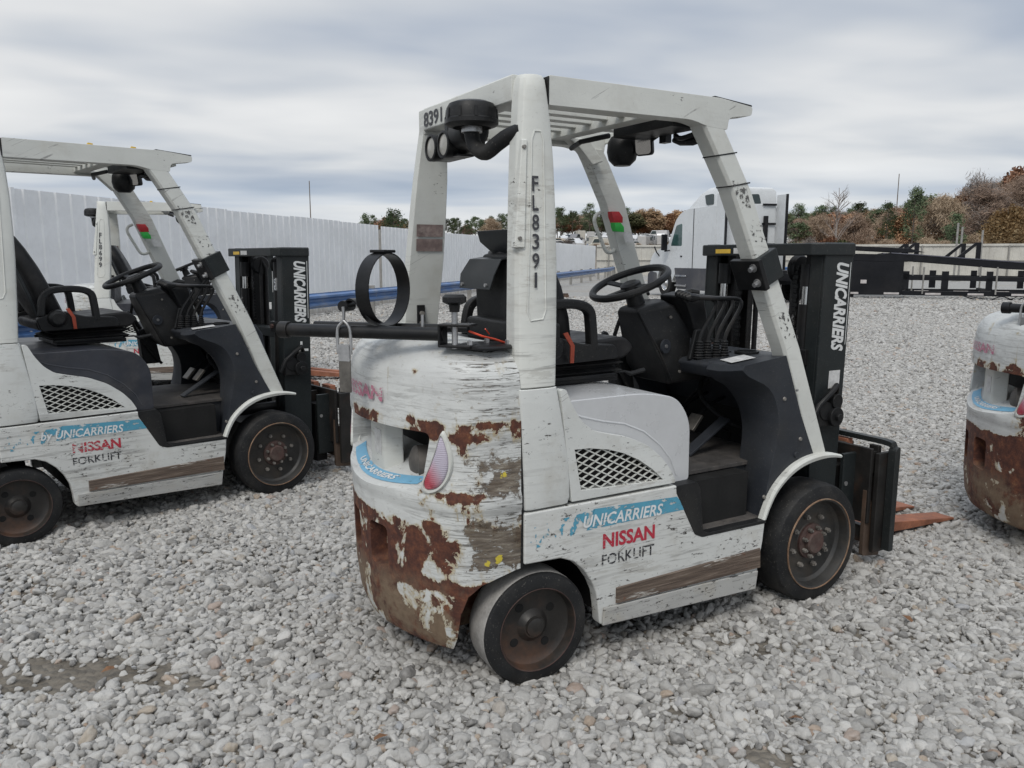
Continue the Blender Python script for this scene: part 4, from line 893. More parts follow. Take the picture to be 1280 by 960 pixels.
    B_(kn, 'tilt_knuckle', M['black_metal'], .003)
    for s in (-1, 1): B_(MB().cyl((1.05, s*.23, .50), (1.62, s*.23, .50), .034, 16), 'tilt_cylinder', M['black_metal'])
    # ---- carriage, backrest, forks
    for nm, z0, z1 in (('lower_carriage_bar', .13, .21), ('upper_carriage_bar', .47, .575)):
        B_(MB().box(1.885, 1.925, -.44, .44, z0, z1), nm, M['carriage'], .004)
    for s in (-1, 1):
        B_(MB().box(1.775, 1.885, *sorted((s*.375, s*.355)), .16, .565), 'carriage_side_plate', M['mast'], .004)
        B_(MB().prism(roundpoly([(1.80, .14), (1.80, .57), (1.884, .57), (1.884, .14)], .01), *sorted((s*.22, s*.20))), 'carriage_rib', M['carriage'], .003)
        B_(MB().box(1.925, 1.950, *sorted((s*.445, s*.395)), .11, .60), 'carriage_upright', M['carriage'], .004)
        if P.get('backrest', True):
            B_(MB().prism(roundpoly([(1.938, .105, .008), (1.938, .595, .04), (1.975, .610, .04), (1.972, .105, .008)], .01), *sorted((s*.525, s*.485))), 'backrest_side_bar', M['mast'], .004)
        B_(MB().cyl((1.8, s*.378, .42), (1.8, s*.372, .42), .011, 12), 'roller_pin', M['zinc'])
    if P.get('backrest', True):
        pts = smoothpoly([(1.966, -.505, .56), (1.963, -.50, .60), (1.958, -.47, .618), (1.95, -.30, .622), (1.95, .30, .622), (1.958, .47, .618), (1.963, .50, .60), (1.966, .505, .56)], 4, False)
        B_(MB().loft([[(x-.018, y, z-.012), (x+.018, y, z-.012), (x+.018, y, z+.012), (x-.018, y, z+.012)] for x, y, z in pts]), 'backrest_top_bar', M['mast'], .003)
    B_(MB().box(1.862, 1.883, -.455, .455, .235, .595), 'carriage_plate', M['carriage'], .004)
    for s in (-1, 1):
        B_(MB().prism(roundpoly([(1.86, .40), (1.905, .33), (1.915, .25), (1.985, .17), (1.985, .055), (1.86, .075)], .012), *sorted((s*.445, s*.425))), 'stop_plate', M['shank'], .004)
        B_(MB().box(1.885, 1.972, *sorted((s*.482, s*.458)), .095, .575), 'end_plate', M['carriage'], .004)
        B_(MB().box(1.78, 1.86, *sorted((s*.33, s*.24)), .10, .50), 'roller_bracket', M['black_metal'], .006)
    for y in (-.215, .02):
        fk = MB(); fk.prism(roundpoly([(1.930, .60, .005), (1.972, .60, .005), (1.982, .165, .04), (2.4, .098, .1), (2.905, .036, .01), (2.905, .024, .005), (2.35, .050, .1), (1.965, .098, .05), (1.932, .14, .04)], .01, 5), y-.058, y+.058)
        f = B_(fk, 'fork', M['fork_rust'], .004)
        B_(MB().box(1.926, 1.985, y-.056, y+.056, .12, .585), 'fork_shank', M['shank'], .004, f)
    # ---- gas bottle cradle swung out over the casting
    if P['lpg']:
        piv = Vector((*P.get('piv', (-.232, -.392)), 1.222)); end = Vector((*P.get('end', (-.672, .080)), 1.222)); kk = (end-piv).length/.645; d = (end-piv).normalized(); n = Vector((-d.y, d.x, 0))
        if n.x > 0: n = -n
        n = -n     # away from the camera
        arm = B_(MB().tube([piv+d*.045, piv+d*.3, end-d*.02], .0225, 18), 'cradle_tube', M['black_metal'])
        B_(MB().tube([end-d*.025, end+d*.012], .029, 18), 'tube_end_cap', M['black_metal'], .003, arm)
        B_(MB().tube([piv+n*.16+d*.02+Vector((0, 0, .005)), end+n*.16-d*.03+Vector((0, 0, .005))], .014, 12), 'cradle_tube', M['black_metal'])
        for t_ in (.10*kk, .38*kk, .59*kk): B_(MB().bar(piv+d*t_+Vector((0, 0, .004)), piv+d*t_+n*.17+Vector((0, 0, .004)), .03, .008), 'cradle_cross_strap', M['black_metal'], .002)
        ub = MB()
        for z in (-.034, .034): ub.obox(piv+Vector((0, 0, z-.002)), d*.055, n*.036, Vector((0, 0, .004)))
        ub.obox(piv+d*.052, d*.004, n*.036, Vector((0, 0, .036)))
        yoke = B_(ub, 'pivot_yoke', M['black_metal'], .003)
        B_(MB().cyl(piv+Vector((-.01, 0, -.045)), piv+Vector((-.01, 0, .085)), .010, 14), 'pivot_pin', M['zinc'], 0, yoke)
        B_(MB().lathe([(0, .022), (.030, .020), (.039, .012), (.039, -.004), (.028, -.010), (.018, -.014), (.016, -.036), (0, -.036)], piv+Vector((-.01, 0, .110)), 'z', 24), 'pin_knob', M['black_plastic'], 0, yoke)
        B_(MB().lathe([(0, .012), (.085, .012), (.092, .006), (.092, 0)], (piv.x+.10, piv.y-.01, 1.176), 'z', 32), 'pivot_plate', M['black_metal'], 0, yoke)
        for q in ((.03, -.03), (.12, .02), (.16, -.05)): B_(MB().cyl((piv.x+q[0], piv.y+q[1], 1.186), (piv.x+q[0], piv.y+q[1], 1.202), .010, 6), 'plate_bolt', M['zinc'], 0, yoke)
        B_(MB().cyl(piv+d*.13+n*.02+Vector((0, 0, .015)), piv+d*.13+n*.02+Vector((0, 0, .06)), .006, 10), 'stop_pin', M['zinc'], 0, arm)
        # strap hoop
        hc = piv+d*.30*kk+n*.085+Vector((0, 0, .139)); rings = []; hr = .121; n0_ = n; n = (Matrix.Rotation(R(-9), 3, 'Z') @ n0_); d0_ = d; d = (Matrix.Rotation(R(-9), 3, 'Z') @ d)
        for k in range(45):
            a = R(-90)+2*math.pi*k/44
            rd = n*math.cos(a)+Vector((0, 0, 1))*math.sin(a)
            rings.append([hc+rd*hr-d*.026, hc+rd*hr+d*.026, hc+rd*(hr+.004)+d*.026, hc+rd*(hr+.004)-d*.026])
        hoop = B_(MB().loft(rings, False), 'strap_hoop', M['black_metal'], 0, angle=50)
        B_(MB().obox(hc+Vector((0, 0, hr+.008)), d*.03, n*.035, Vector((0, 0, .005))), 'strap_buckle', M['black_metal'], .003, hoop)
        n, d = n0_, d0_
        # curled support strap and the over-centre latch hanging from it
        cb = piv+d*.352*kk+n*.02
        pts = [cb-d*.105+Vector((0, 0, .020)), cb-d*.06+Vector((0, 0, .03)), cb-d*.01+Vector((0, 0, .072)), cb+d*.012+Vector((0, 0, .100)), cb+d*.035+Vector((0, 0, .108)), cb+d*.055+Vector((0, 0, .092))]
        pts = smoothpoly([tuple(p) for p in pts], 4, False)
        B_(MB().loft([[Vector(p)-n*.025-Vector((0, 0, .003)), Vector(p)+n*.025-Vector((0, 0, .003)), Vector(p)+n*.025+Vector((0, 0, .003)), Vector(p)-n*.025+Vector((0, 0, .003))] for p in pts], True), 'curled_strap', M['black_metal'], 0)
        B_(MB().tube([cb+d*.055-n*.03+Vector((0, 0, .085)), cb+d*.055+n*.03+Vector((0, 0, .085))], .019, 14), 'strap_roll', M['black_metal'])
        lt = cb+d*.045-n*.045
        hk = MB().tube(smoothpoly([tuple(lt+q) for q in (Vector((0, 0, .085)), Vector((0, 0, .04)), d*.022+Vector((0, 0, .012)), d*.025+Vector((0, 0, -.05)), d*.022+Vector((0, 0, -.075)))], 4, False), .0055, 8).tube(smoothpoly([tuple(lt+q) for q in (Vector((0, 0, .04)), -d*.022+Vector((0, 0, .012)), -d*.025+Vector((0, 0, -.05)), -d*.022+Vector((0, 0, -.075)))], 4, False), .0055, 8)
        hk.obox(lt+Vector((0, 0, -.070)), d*.020, n*.006, Vector((0, 0, .028)))
        lo = B_(hk, 'latch_hook', M['zinc'], 0)
        B_(MB().obox(lt+Vector((0, 0, -.150)), d*.022, n*.004, Vector((0, 0, .055))), 'latch_handle', M['worn_metal'], .003, lo)
        B_(MB().tube(smoothpoly([tuple(piv+q) for q in (Vector((.03, -.02, .012)), Vector((.07, -.04, -.005)), Vector((.12, -.03, -.018)), Vector((.17, -.02, -.035)))], 4, False), .0035, 6).tube([piv+Vector((.10, -.03, .0)), piv+Vector((.07, -.06, .02))], .0025, 5), 'red_wire', M['red_wire'])
    return T0

forklift('forklift', 'nearest white forklift with rusted rear casting, silver hood and number FL8391', (-.1739, 3.0063), 30.29, dict(seed=0., dusty=True, back_dx=.13, back_h=.82, lean=.45))
forklift('forklift', 'scuffed white forklift with dark grey hood, parked left of the nearest one', (-2.8706, 4.2771), 41.98, dict(seed=11., number='FL8361', rear='8361', seat_dx=0., back_dx=.05, hood='grey', by='by ', worn=True, lpg=False, steer=0., flap=False, backrest=False))
forklift('forklift', 'distant forklift numbered FL8699 by the white corrugated fence', (-4.506, 8.87), 20, dict(seed=23., number='FL8699', rear='8699', plain_mast=True, seat_dx=0., hood='grey', lpg=False, steer=0., flap=False))
forklift('forklift', 'forklift cut by the right photo edge, only its rusty rear end showing', (2.885, 4.045), -14, dict(seed=37., number='FL8402', rear='8402', rust=.035, steer=0., back_dx=.13, back_h=.82, lean=.45, piv=(-.13, -.40), end=(-.385, -.19)))
# ------------------------------------------------------------------ terrain
rng = np.random.default_rng(5)
def ss(a, b, x): t = np.clip((x-a)/(b-a), 0, 1); return t*t*(3-2*t)
def height(x, y):
    x = np.asarray(x, float); y = np.asarray(y, float)
    rise = 6.2*ss(112, 215, y+.12*np.abs(x)) + 4*ss(230, 420, y)
    right = 3.0*ss(50, 130, x-.25*y+20)*ss(60, 130, y)
    return rise+right
def ground_mesh():
    ys = np.concatenate([np.arange(-6, 20, .35), np.arange(20, 80, 2.), np.arange(80, 460, 8.), np.linspace(460, 1400, 10)])
    xs = np.concatenate([-np.geomspace(900, 16, 34), np.arange(-15, 15.1, .35), np.geomspace(16, 900, 40)])
    Xg, Yg = np.meshgrid(xs, ys)
    Z = height(Xg, Yg)
    v = np.stack([Xg.ravel(), Yg.ravel(), Z.ravel()], 1)
    near = (np.abs(v[:, 0]) < 16) & (v[:, 1] < 20)
    for i in np.nonzero(near)[0]:
        v[i, 2] += mnoise.noise(Vector((v[i, 0]*.6, v[i, 1]*.6, 0)))*.016+mnoise.noise(Vector((v[i, 0]*1.7, v[i, 1]*1.7, 3)))*.008
    nx, ny = len(xs), len(ys)
    f = [(j*nx+i, j*nx+i+1, (j+1)*nx+i+1, (j+1)*nx+i) for j in range(ny-1) for i in range(nx-1)]
    me = bpy.data.meshes.new('ground'); me.from_pydata(v.tolist(), [], f); return me
gm, t, b = newmat('stony ground'); p = t.coord(); x, y, z = t.sep(p)
dirt = t.mix(t.ramp(t.noise(p, 5, 7, .65), .3, .7), (.095, .082, .065), (.20, .18, .15))  # yard dirt, its colour darkened to deepen the shade between stones
vor = t.n.new('ShaderNodeTexVoronoi'); t.put(vor.inputs['Vector'], p); vor.inputs['Scale'].default_value = 30
vc = t.sep(vor.outputs['Color'])[0]
st = t.cr(vc, [(0, (.20, .195, .185)), (.35, (.33, .325, .31)), (.7, (.43, .425, .41)), (.95, (.50, .49, .47))])
gap = t.ramp(vor.outputs['Distance'], .25, .62, 0, 1)
st = t.mix(t.mul(gap, .75), st, (.10, .095, .085))
vb = t.n.new('ShaderNodeTexVoronoi'); t.put(vb.inputs['Vector'], p); vb.inputs['Scale'].default_value = 11
st2 = t.mix(t.ramp(vb.outputs['Distance'], .1, .8), (.40, .395, .38), (.30, .295, .28))
farm = t.ramp(y, 10, 28); st = t.mix(t.mul(farm, .8), st, st2)
pat = t.noise(t.v('MULTIPLY', p, (.35, 1.2, 1)), .22, 6, .65)
st = t.mix(t.mul(t.ramp(pat, .50, .66), t.ramp(y, 9, 20)), st, t.mix(t.noise(p, 3, 6, .7), (.26, .235, .20), (.36, .33, .29)))
c = t.mix(t.ramp(y, 10, 16), dirt, st)
grass = t.cr(t.noise(p, .16, 7, .7), [(.3, (.075, .055, .030)), (.48, (.15, .10, .055)), (.6, (.21, .135, .075)), (.75, (.11, .115, .05))])
c = t.mix(t.ramp(t.add(y, t.mul(t.m('ABSOLUTE', x), .0)), 100, 108), c, grass)
t.put(b.inputs['Base Color'], c); b.inputs['Roughness'].default_value = .92
bump(t, b, t.add(t.mul(vor.outputs['Distance'], -1.2), t.mul(t.noise(p, 60, 4, .6), .4)), .7, .03)
gme = ground_mesh(); gme.materials.append(gm); go = link('ground', gme); tag(go, kind='structure')

# ------------------------------------------------------------------ gravel: scattered pebbles
def bare(x, y):
    """1 where the dirt shows through"""
    out = np.zeros_like(x)
    for cx, cy, rx, ry, k in ((-1.75, 2.62, .55, .15, .95), (-1.22, 2.56, .42, .07, .65), (-2.6, 3.35, .8, .30, .5), (.95, 2.83, .32, .10, .5), (1.45, 2.9, .3, .1, .5), (-1.0, 3.7, .6, .2, .35), (.75, 2.13, .12, .06, .8), (.6, 2.35, .12, .05, .55), (-3.0, 4.6, .9, .25, .5), (.25, 3.0, .7, .15, .4)):
        d = ((x-cx)/rx)**2+((y-cy)/ry)**2
        out = np.maximum(out, k*np.clip(1.35-d, 0, 1))
    return out
def scatter(y0, y1, sp, size):
    n = int(((y1-y0)/sp)*(2*(.66*y1+1.3)/sp)); n0 = n
    gx = np.arange(-(.66*y1+1.3), .66*y1+1.3, sp); gy = np.arange(y0, y1, sp)
    A, B = np.meshgrid(gx, gy); A = A.ravel()+rng.uniform(-.5, .5, A.size)*sp; B = B.ravel()+rng.uniform(-.5, .5, B.size)*sp
    k = np.abs(A) < .66*B+1.2; A, B = A[k], B[k]
    nz = np.array([mnoise.noise(Vector((a*7, b_*7, 1))) for a, b_ in zip(A, B)])*.35 if y1 < 7 else 0
    k = rng.random(A.size) > np.clip(bare(A, B)+nz*(bare(A, B) > .05), 0, .93); A, B = A[k], B[k]
    s = size*np.clip(rng.lognormal(0, .30, A.size), .5, 2.1)
    return A, B, s
parts = [scatter(1.5, 5.6, .0190, .0113), scatter(1.5, 5.6, .0315, .0150), scatter(5.6, 10, .0245, .0138), scatter(10, 20, .038, .0185), scatter(20, 30, .09, .030)]
PX = np.concatenate([p[0] for p in parts]); PY = np.concatenate([p[1] for p in parts]); PS = np.concatenate([p[2] for p in parts])
layer = np.concatenate([np.full(len(p[0]), i) for i, p in enumerate(parts)])
hz = np.array([mnoise.noise(Vector((a*.6, b_*.6, 0)))*.016+mnoise.noise(Vector((a*1.7, b_*1.7, 3)))*.008+mnoise.noise(Vector((a*5, b_*5, 7)))*.007 if b_ < 20 else 0 for a, b_ in zip(PX, PY)])
PZ = hz+PS*.16+np.where(layer == 1, .005, 0)+rng.uniform(-.007, .006, PX.size)
# tyres press the stones down
wheels = []
for (fx, fy, yw) in ((-.1739, 3.0063, 30.29), (-2.8706, 4.2771, 41.98), (2.62, 4.26, -14)):
    c_, s_ = math.cos(R(yw)), math.sin(R(yw))
    for lx, ly in ((0, -.45), (0, .45), (1.399, -.47), (1.399, .47)): wheels.append((fx+c_*lx-s_*ly, fy+s_*lx+c_*ly, yw))
for wx, wy, yw in wheels:
    c_, s_ = math.cos(R(yw)), math.sin(R(yw)); dx_ = PX-wx; dy_ = PY-wy; u_ = c_*dx_+s_*dy_; v_ = -s_*dx_+c_*dy_
    k = (np.abs(u_) < .13) & (np.abs(v_) < .10); PZ[k] = np.minimum(PZ[k], .004)
    k = (np.abs(np.abs(u_)-.17) < .06) & (np.abs(v_) < .12); PZ[k] += .010
me = bpy.data.meshes.new('gravel'); me.vertices.add(len(PX)); me.vertices.foreach_set('co', np.stack([PX, PY, PZ], 1).ravel())
a = me.attributes.new('size', 'FLOAT', 'POINT'); a.data.foreach_set('value', PS.astype(np.float32))
a = me.attributes.new('tint', 'FLOAT', 'POINT'); a.data.foreach_set('value', rng.random(len(PX)).astype(np.float32))
a = me.attributes.new('turn', 'FLOAT_VECTOR', 'POINT'); tr = np.stack([rng.normal(0, .38, len(PX)), rng.normal(0, .38, len(PX)), rng.uniform(0, 6.28, len(PX))], 1); a.data.foreach_set('vector', tr.astype(np.float32).ravel())
a = me.attributes.new('pick', 'INT', 'POINT'); a.data.foreach_set('value', rng.integers(0, 9, len(PX)).astype(np.int32))
sm, t, b = newmat('river gravel')
at = t.n.new('ShaderNodeAttribute'); at.attribute_type = 'INSTANCER'; at.attribute_name = 'tint'; f = at.outputs['Fac']
c = t.cr(f, [(0, (.16, .155, .148)), (.08, (.25, .243, .23)), (.22, (.325, .317, .30)), (.50, (.385, .377, .358)), (.76, (.435, .426, .405)), (.950, (.50, .49, .465)), (.96, (.31, .32, .335)), (.972, (.37, .325, .265)), (.985, (.34, .27, .21)), (.995, (.35, .29, .26)), (1., (.27, .19, .13))])
pc_ = t.v('ADD', t.coord(), t.comb(t.mul(f, 90.), 0, 0))
n_ = t.noise(pc_, 1.3, 6, .65); n2_ = t.noise(pc_, 6, 3, .6)
c = t.mix(t.mul(t.ramp(n_, .40, .72), .32), c, (.50, .49, .475)); c = t.mix(t.mul(t.ramp(n2_, .55, .75), .35), c, (.22, .205, .18))
t.put(b.inputs['Base Color'], c); b.inputs['Roughness'].default_value = .82; b.inputs['Specular IOR Level'].default_value = .3
bump(t, b, t.add(n_, t.mul(n2_, .4)), .35, .15)
me.materials.append(sm); gv = link('gravel', me, smooth=False); tag(gv, kind='stuff')
ng = bpy.data.node_groups.new('pebbles', 'GeometryNodeTree')
ng.interface.new_socket('Geometry', in_out='INPUT', socket_type='NodeSocketGeometry'); ng.interface.new_socket('Geometry', in_out='OUTPUT', socket_type='NodeSocketGeometry')
N, Lk = ng.nodes, ng.links
gi = N.new('NodeGroupInput'); gout = N.new('NodeGroupOutput'); jn = N.new('GeometryNodeJoinGeometry')
shapes = [(1.25, .9, .72), (1.0, .95, .80), (1.45, .85, .62), (1.1, .75, .70), (1.3, 1.05, .6), (.95, .85, .85), (1.5, .75, .7), (1.15, 1.0, .55), (1.05, .9, .65)]
for k, sc in enumerate(shapes):
    ic = N.new('GeometryNodeMeshIcoSphere'); ic.inputs['Subdivisions'].default_value = 3; ic.inputs['Radius'].default_value = 1
    ps = N.new('GeometryNodeInputPosition'); va = N.new('ShaderNodeVectorMath'); va.operation = 'ADD'; va.inputs[1].default_value = (k*7.3, k*3.1, 0); Lk.new(ps.outputs[0], va.inputs[0])
    vo = N.new('ShaderNodeTexVoronoi'); vo.feature = 'SMOOTH_F1'; vo.inputs['Scale'].default_value = .95; vo.inputs['Smoothness'].default_value = .35; Lk.new(va.outputs[0], vo.inputs['Vector'])
    ns = N.new('ShaderNodeTexNoise'); ns.inputs['Scale'].default_value = 1.1; ns.inputs['Detail'].default_value = 1.5; Lk.new(va.outputs[0], ns.inputs['Vector'])
    m1 = N.new('ShaderNodeMath'); m1.operation = 'MULTIPLY_ADD'; Lk.new(vo.outputs['Distance'], m1.inputs[0]); m1.inputs[1].default_value = -.55; m1.inputs[2].default_value = 1.0
    m2 = N.new('ShaderNodeMath'); m2.operation = 'MULTIPLY_ADD'; Lk.new(ns.outputs['Fac'], m2.inputs[0]); m2.inputs[1].default_value = .55; Lk.new(m1.outputs[0], m2.inputs[2])
    vs = N.new('ShaderNodeVectorMath'); vs.operation = 'SCALE'; Lk.new(ps.outputs[0], vs.inputs[0]); Lk.new(m2.outputs[0], vs.inputs['Scale'])
    vm = N.new('ShaderNodeVectorMath'); vm.operation = 'MULTIPLY'; Lk.new(vs.outputs[0], vm.inputs[0]); vm.inputs[1].default_value = sc
    sp_ = N.new('GeometryNodeSetPosition'); Lk.new(ic.outputs['Mesh'], sp_.inputs['Geometry']); Lk.new(vm.outputs[0], sp_.inputs['Position'])
    sh = N.new('GeometryNodeSetShadeSmooth'); Lk.new(sp_.outputs[0], sh.inputs[0])
    mt = N.new('GeometryNodeSetMaterial'); mt.inputs['Material'].default_value = sm; Lk.new(sh.outputs[0], mt.inputs[0])
    g2 = N.new('GeometryNodeGeometryToInstance'); Lk.new(mt.outputs[0], g2.inputs[0]); Lk.new(g2.outputs[0], jn.inputs[0])
def named(nm, typ):
    n = N.new('GeometryNodeInputNamedAttribute'); n.data_type = typ; n.inputs['Name'].default_value = nm
    return next(o for o in n.outputs if o.enabled and o.name == 'Attribute')
ip = N.new('GeometryNodeInstanceOnPoints'); Lk.new(gi.outputs[0], ip.inputs['Points']); Lk.new(jn.outputs[0], ip.inputs['Instance'])
ip.inputs['Pick Instance'].default_value = True; Lk.new(named('pick', 'INT'), ip.inputs['Instance Index'])
er = N.new('FunctionNodeEulerToRotation'); Lk.new(named('turn', 'FLOAT_VECTOR'), er.inputs[0]); Lk.new(er.outputs[0], ip.inputs['Rotation'])
Lk.new(named('size', 'FLOAT'), ip.inputs['Scale']); Lk.new(ip.outputs[0], gout.inputs[0])
md = gv.modifiers.new('pebbles', 'NODES'); md.node_group = ng

# ------------------------------------------------------------------ fences
M['fence_white'] = plain('white fence sheet', (.82, .83, .835), .45, .0, var=.05, scale=1.2, bstr=.03, dirt=((.60, .61, .60), .3))
M['fence_tan'] = plain('pale fence sheet', (.50, .485, .44), .5, 0, var=.12, scale=.8, bstr=.05, dirt=((.27, .25, .22), .5))
M['rail_blue'] = plain('blue rail enamel', (.075, .155, .33), .4, .1, var=.25, scale=2.5, bstr=.1, dirt=((.26, .29, .33), .55))
M['galv'] = plain('galvanised post', (.30, .29, .27), .5, .4, var=.2, scale=6, bstr=.1)
m_ = M['fence_white']; t = NT(m_.node_tree); b = t.n['Principled BSDF']; p = t.coord(); zf = t.sep(p)[2]; src = b.inputs['Base Color'].links[0].from_socket
oi = t.n.new('ShaderNodeObjectInfo'); cc = t.mix(t.mul(oi.outputs['Random'], .14), src, (.64, .66, .67))
cc = t.mix(t.mul(t.ramp(t.add(zf, t.mul(t.noise(t.v('MULTIPLY', p, (3, 3, .6)), 1.5, 6, .7), -.9)), -.45, .0, 1, 0), .75), cc, (.33, .29, .235))
cc = t.mix(t.mul(t.ramp(t.noise(t.v('MULTIPLY', p, (9, 9, .5)), 1, 5, .65), .64, .78), .18), cc, (.50, .49, .46))
t.put(b.inputs['Base Color'], cc); bump(t, b, t.noise(t.v('MULTIPLY', p, (1.5, 1.5, .9)), 1.0, 4, .6), .5, .12)
def sheet_fence(name, label, pts, h, pitch, mat, depth=.020, panel=3.0, rails=False):
    T_ = thing(name, label, 'fence', (pts[0][0], pts[0][1], 0)); o0 = Vector((*pts[0], 0)); cnt = 0
    for a, b_ in zip(pts[:-1], pts[1:]):
        a, b_ = Vector((a[0], a[1], 0)), Vector((b_[0], b_[1], 0)); L = (b_-a).length; d = (b_-a)/L; n = Vector((-d.y, d.x, 0)); np_ = max(1, round(L/panel)); w_ = L/np_
        for k in range(np_):
            s0 = k*w_+.004; s1 = (k+1)*w_-.004; prof = []; s = s0; hh = h+random.uniform(-.012, .012)
            while s < s1-pitch*.6:
                prof += [(s, 0), (s+pitch*.66, 0), (s+pitch*.74, depth), (s+pitch*.92, depth)]; s += pitch
            prof += [(s1, 0)]
            z0 = float(height(*(a+d*(s0+s1)/2).to_2d()))-.1
            front = [a+d*q-n*e-o0 for q, e in prof]; back = [a+d*q-n*(e-.012)-o0 for q, e in reversed(prof)]
            ring = front+back
            mb = MB(); mb.loft([[p+Vector((0, 0, z0)) for p in ring], [p+Vector((0, 0, hh)) for p in ring]])
            mb.build('fence_panel', mat, T_, smooth=False); cnt += 1
            if k % 2 == 0:
                c_ = a+d*s0+n*.06-o0; MB().box(c_.x-.04, c_.x+.04, c_.y-.04, c_.y+.04, z0, hh-.1).build('fence_post', M['galv'], T_, smooth=False)
    if rails:
        for a, b_ in zip(pts[:-1], pts[1:]):
            a, b_ = Vector((a[0], a[1], 0))-o0, Vector((b_[0], b_[1], 0))-o0; d = (b_-a).normalized(); n = Vector((-d.y, d.x, 0))
            for z_, w_, th in ((h-.03, .10, .16), (h*.52, .10, .05)):
                MB().bar(a-n*.07+Vector((0, 0, z_)), b_-n*.07+Vector((0, 0, z_)), w_, th).build('fence_rail', mat, T_, smooth=False)
            L = (b_-a).length
            for k in range(int(L/6)):
                c_ = a+d*(k*6+1)-n*.10; MB().box(c_.x-.05, c_.x+.05, c_.y-.05, c_.y+.05, 0, h-.05).build('fence_post', M['galv'], T_, smooth=False)
    return T_
sheet_fence('corrugated_fence', 'tall white corrugated metal fence running from the left edge to the far corner', [(-9.6, 5.6), (-7.28, 11.73), (-4.17, 24.9)], 2.47, .305, M['fence_white'])
sheet_fence('corrugated_fence', 'farther stretch of white corrugated fence, set slightly lower, ending at the pale fence', [(-4.12, 25.3), (.9, 45.0), (6.9, 66.0)], 2.44, .305, M['fence_white'], panel=4.)
sheet_fence('metal_fence', 'pale beige sheet fence with top rail behind the tractor truck and trailer', [(7.2, 68), (26, 66), (48, 58), (62, 40)], 2.5, .42, M['fence_tan'], panel=4., rails=True)
# guard rail
def guardrail(name, label, pts):
    T_ = thing(name, label, 'guard rail', (pts[0][0], pts[0][1], 0)); o0 = Vector((*pts[0], 0))
    prof = [(0, -.155), (.0, -.135), (.075, -.10), (.078, -.06), (.0, -.02), (.0, .02), (.078, .06), (.075, .10), (.0, .135), (0, .155)]
    for a, b_ in zip(pts[:-1], pts[1:]):
        a, b_ = Vector((*a, 0)), Vector((*b_, 0)); d = (b_-a).normalized(); n = Vector((-d.y, d.x, 0)); L = (b_-a).length; k = 0
        while k*3.8 < L:
            s0, s1 = k*3.8, min(L, (k+1)*3.8+.12); e = .004*(k % 2); q = []
            f = [-n*(x_+e)+Vector((0, 0, z_+.60)) for x_, z_ in prof]; g = [-n*(x_+e-.006)+Vector((0, 0, z_+.60)) for x_, z_ in reversed(prof)]
            MB().loft([[a+d*s0-o0+p for p in f+g], [a+d*s1-o0+p for p in f+g]]).build('rail_beam', M['rail_blue'], T_)
            pt = a+d*(s0+.15)-o0+n*.10
            MB().box(pt.x-.07, pt.x+.07, pt.y-.05, pt.y+.05, -.2, .82).build('rail_post', M['galv'], T_, .004)
            for z_ in (.56, .64): 
                c_ = a+d*(s0+.15)-o0-n*.01; MB().cyl(c_+Vector((0, 0, z_)), c_-n*.02+Vector((0, 0, z_)), .022, 8).build('rail_bolt', M['zinc'], T_)
            k += 1
guardrail('guard_rail', 'blue steel guard rail on posts in front of the white fence', [(-7.3, 6.0), (-5.3, 11.5), (-1.35, 26.), (2.4, 40.), (7.3, 60.), (8.7, 68.)])
guardrail('guard_rail', 'short blue guard rail glimpsed beyond the truck by the pale fence', [(11.5, 66.), (24, 64.)])

# ------------------------------------------------------------------ tractor truck
def mtrans(o, loc, rz): o.location = loc; o.rotation_euler = (0, 0, R(rz))
M['truck_white'] = plain('truck white paint', (.62, .64, .65), .28, 0, var=.05, scale=1., bstr=.02, dirt=((.42, .43, .43), .3))
M['truck_gray'] = plain('truck skirt', (.05, .052, .062), .45, 0, var=.15, scale=2., bstr=.04, dirt=((.20, .19, .18), .4))
M['truck_black'] = plain('trailer black', (.008, .0085, .011), .42, .0, var=.3, scale=2., bstr=.06, dirt=((.028, .026, .025), .35), spec=.25)
M['trailer_edge'] = plain('worn trailer edge', (.13, .13, .155), .35, .5, var=.3, scale=3., bstr=.06)
M['alloy'] = plain('polished wheel', (.55, .55, .55), .25, .9, var=.15, bstr=.05)
M['reflector'] = plain('reflective tape', (.50, .47, .46), .4, 0, var=.2, scale=8, bstr=0)
M['window_green'] = plain('tinted window', (.04, .085, .08), .06, 0, var=.5, scale=2.5, bstr=0)
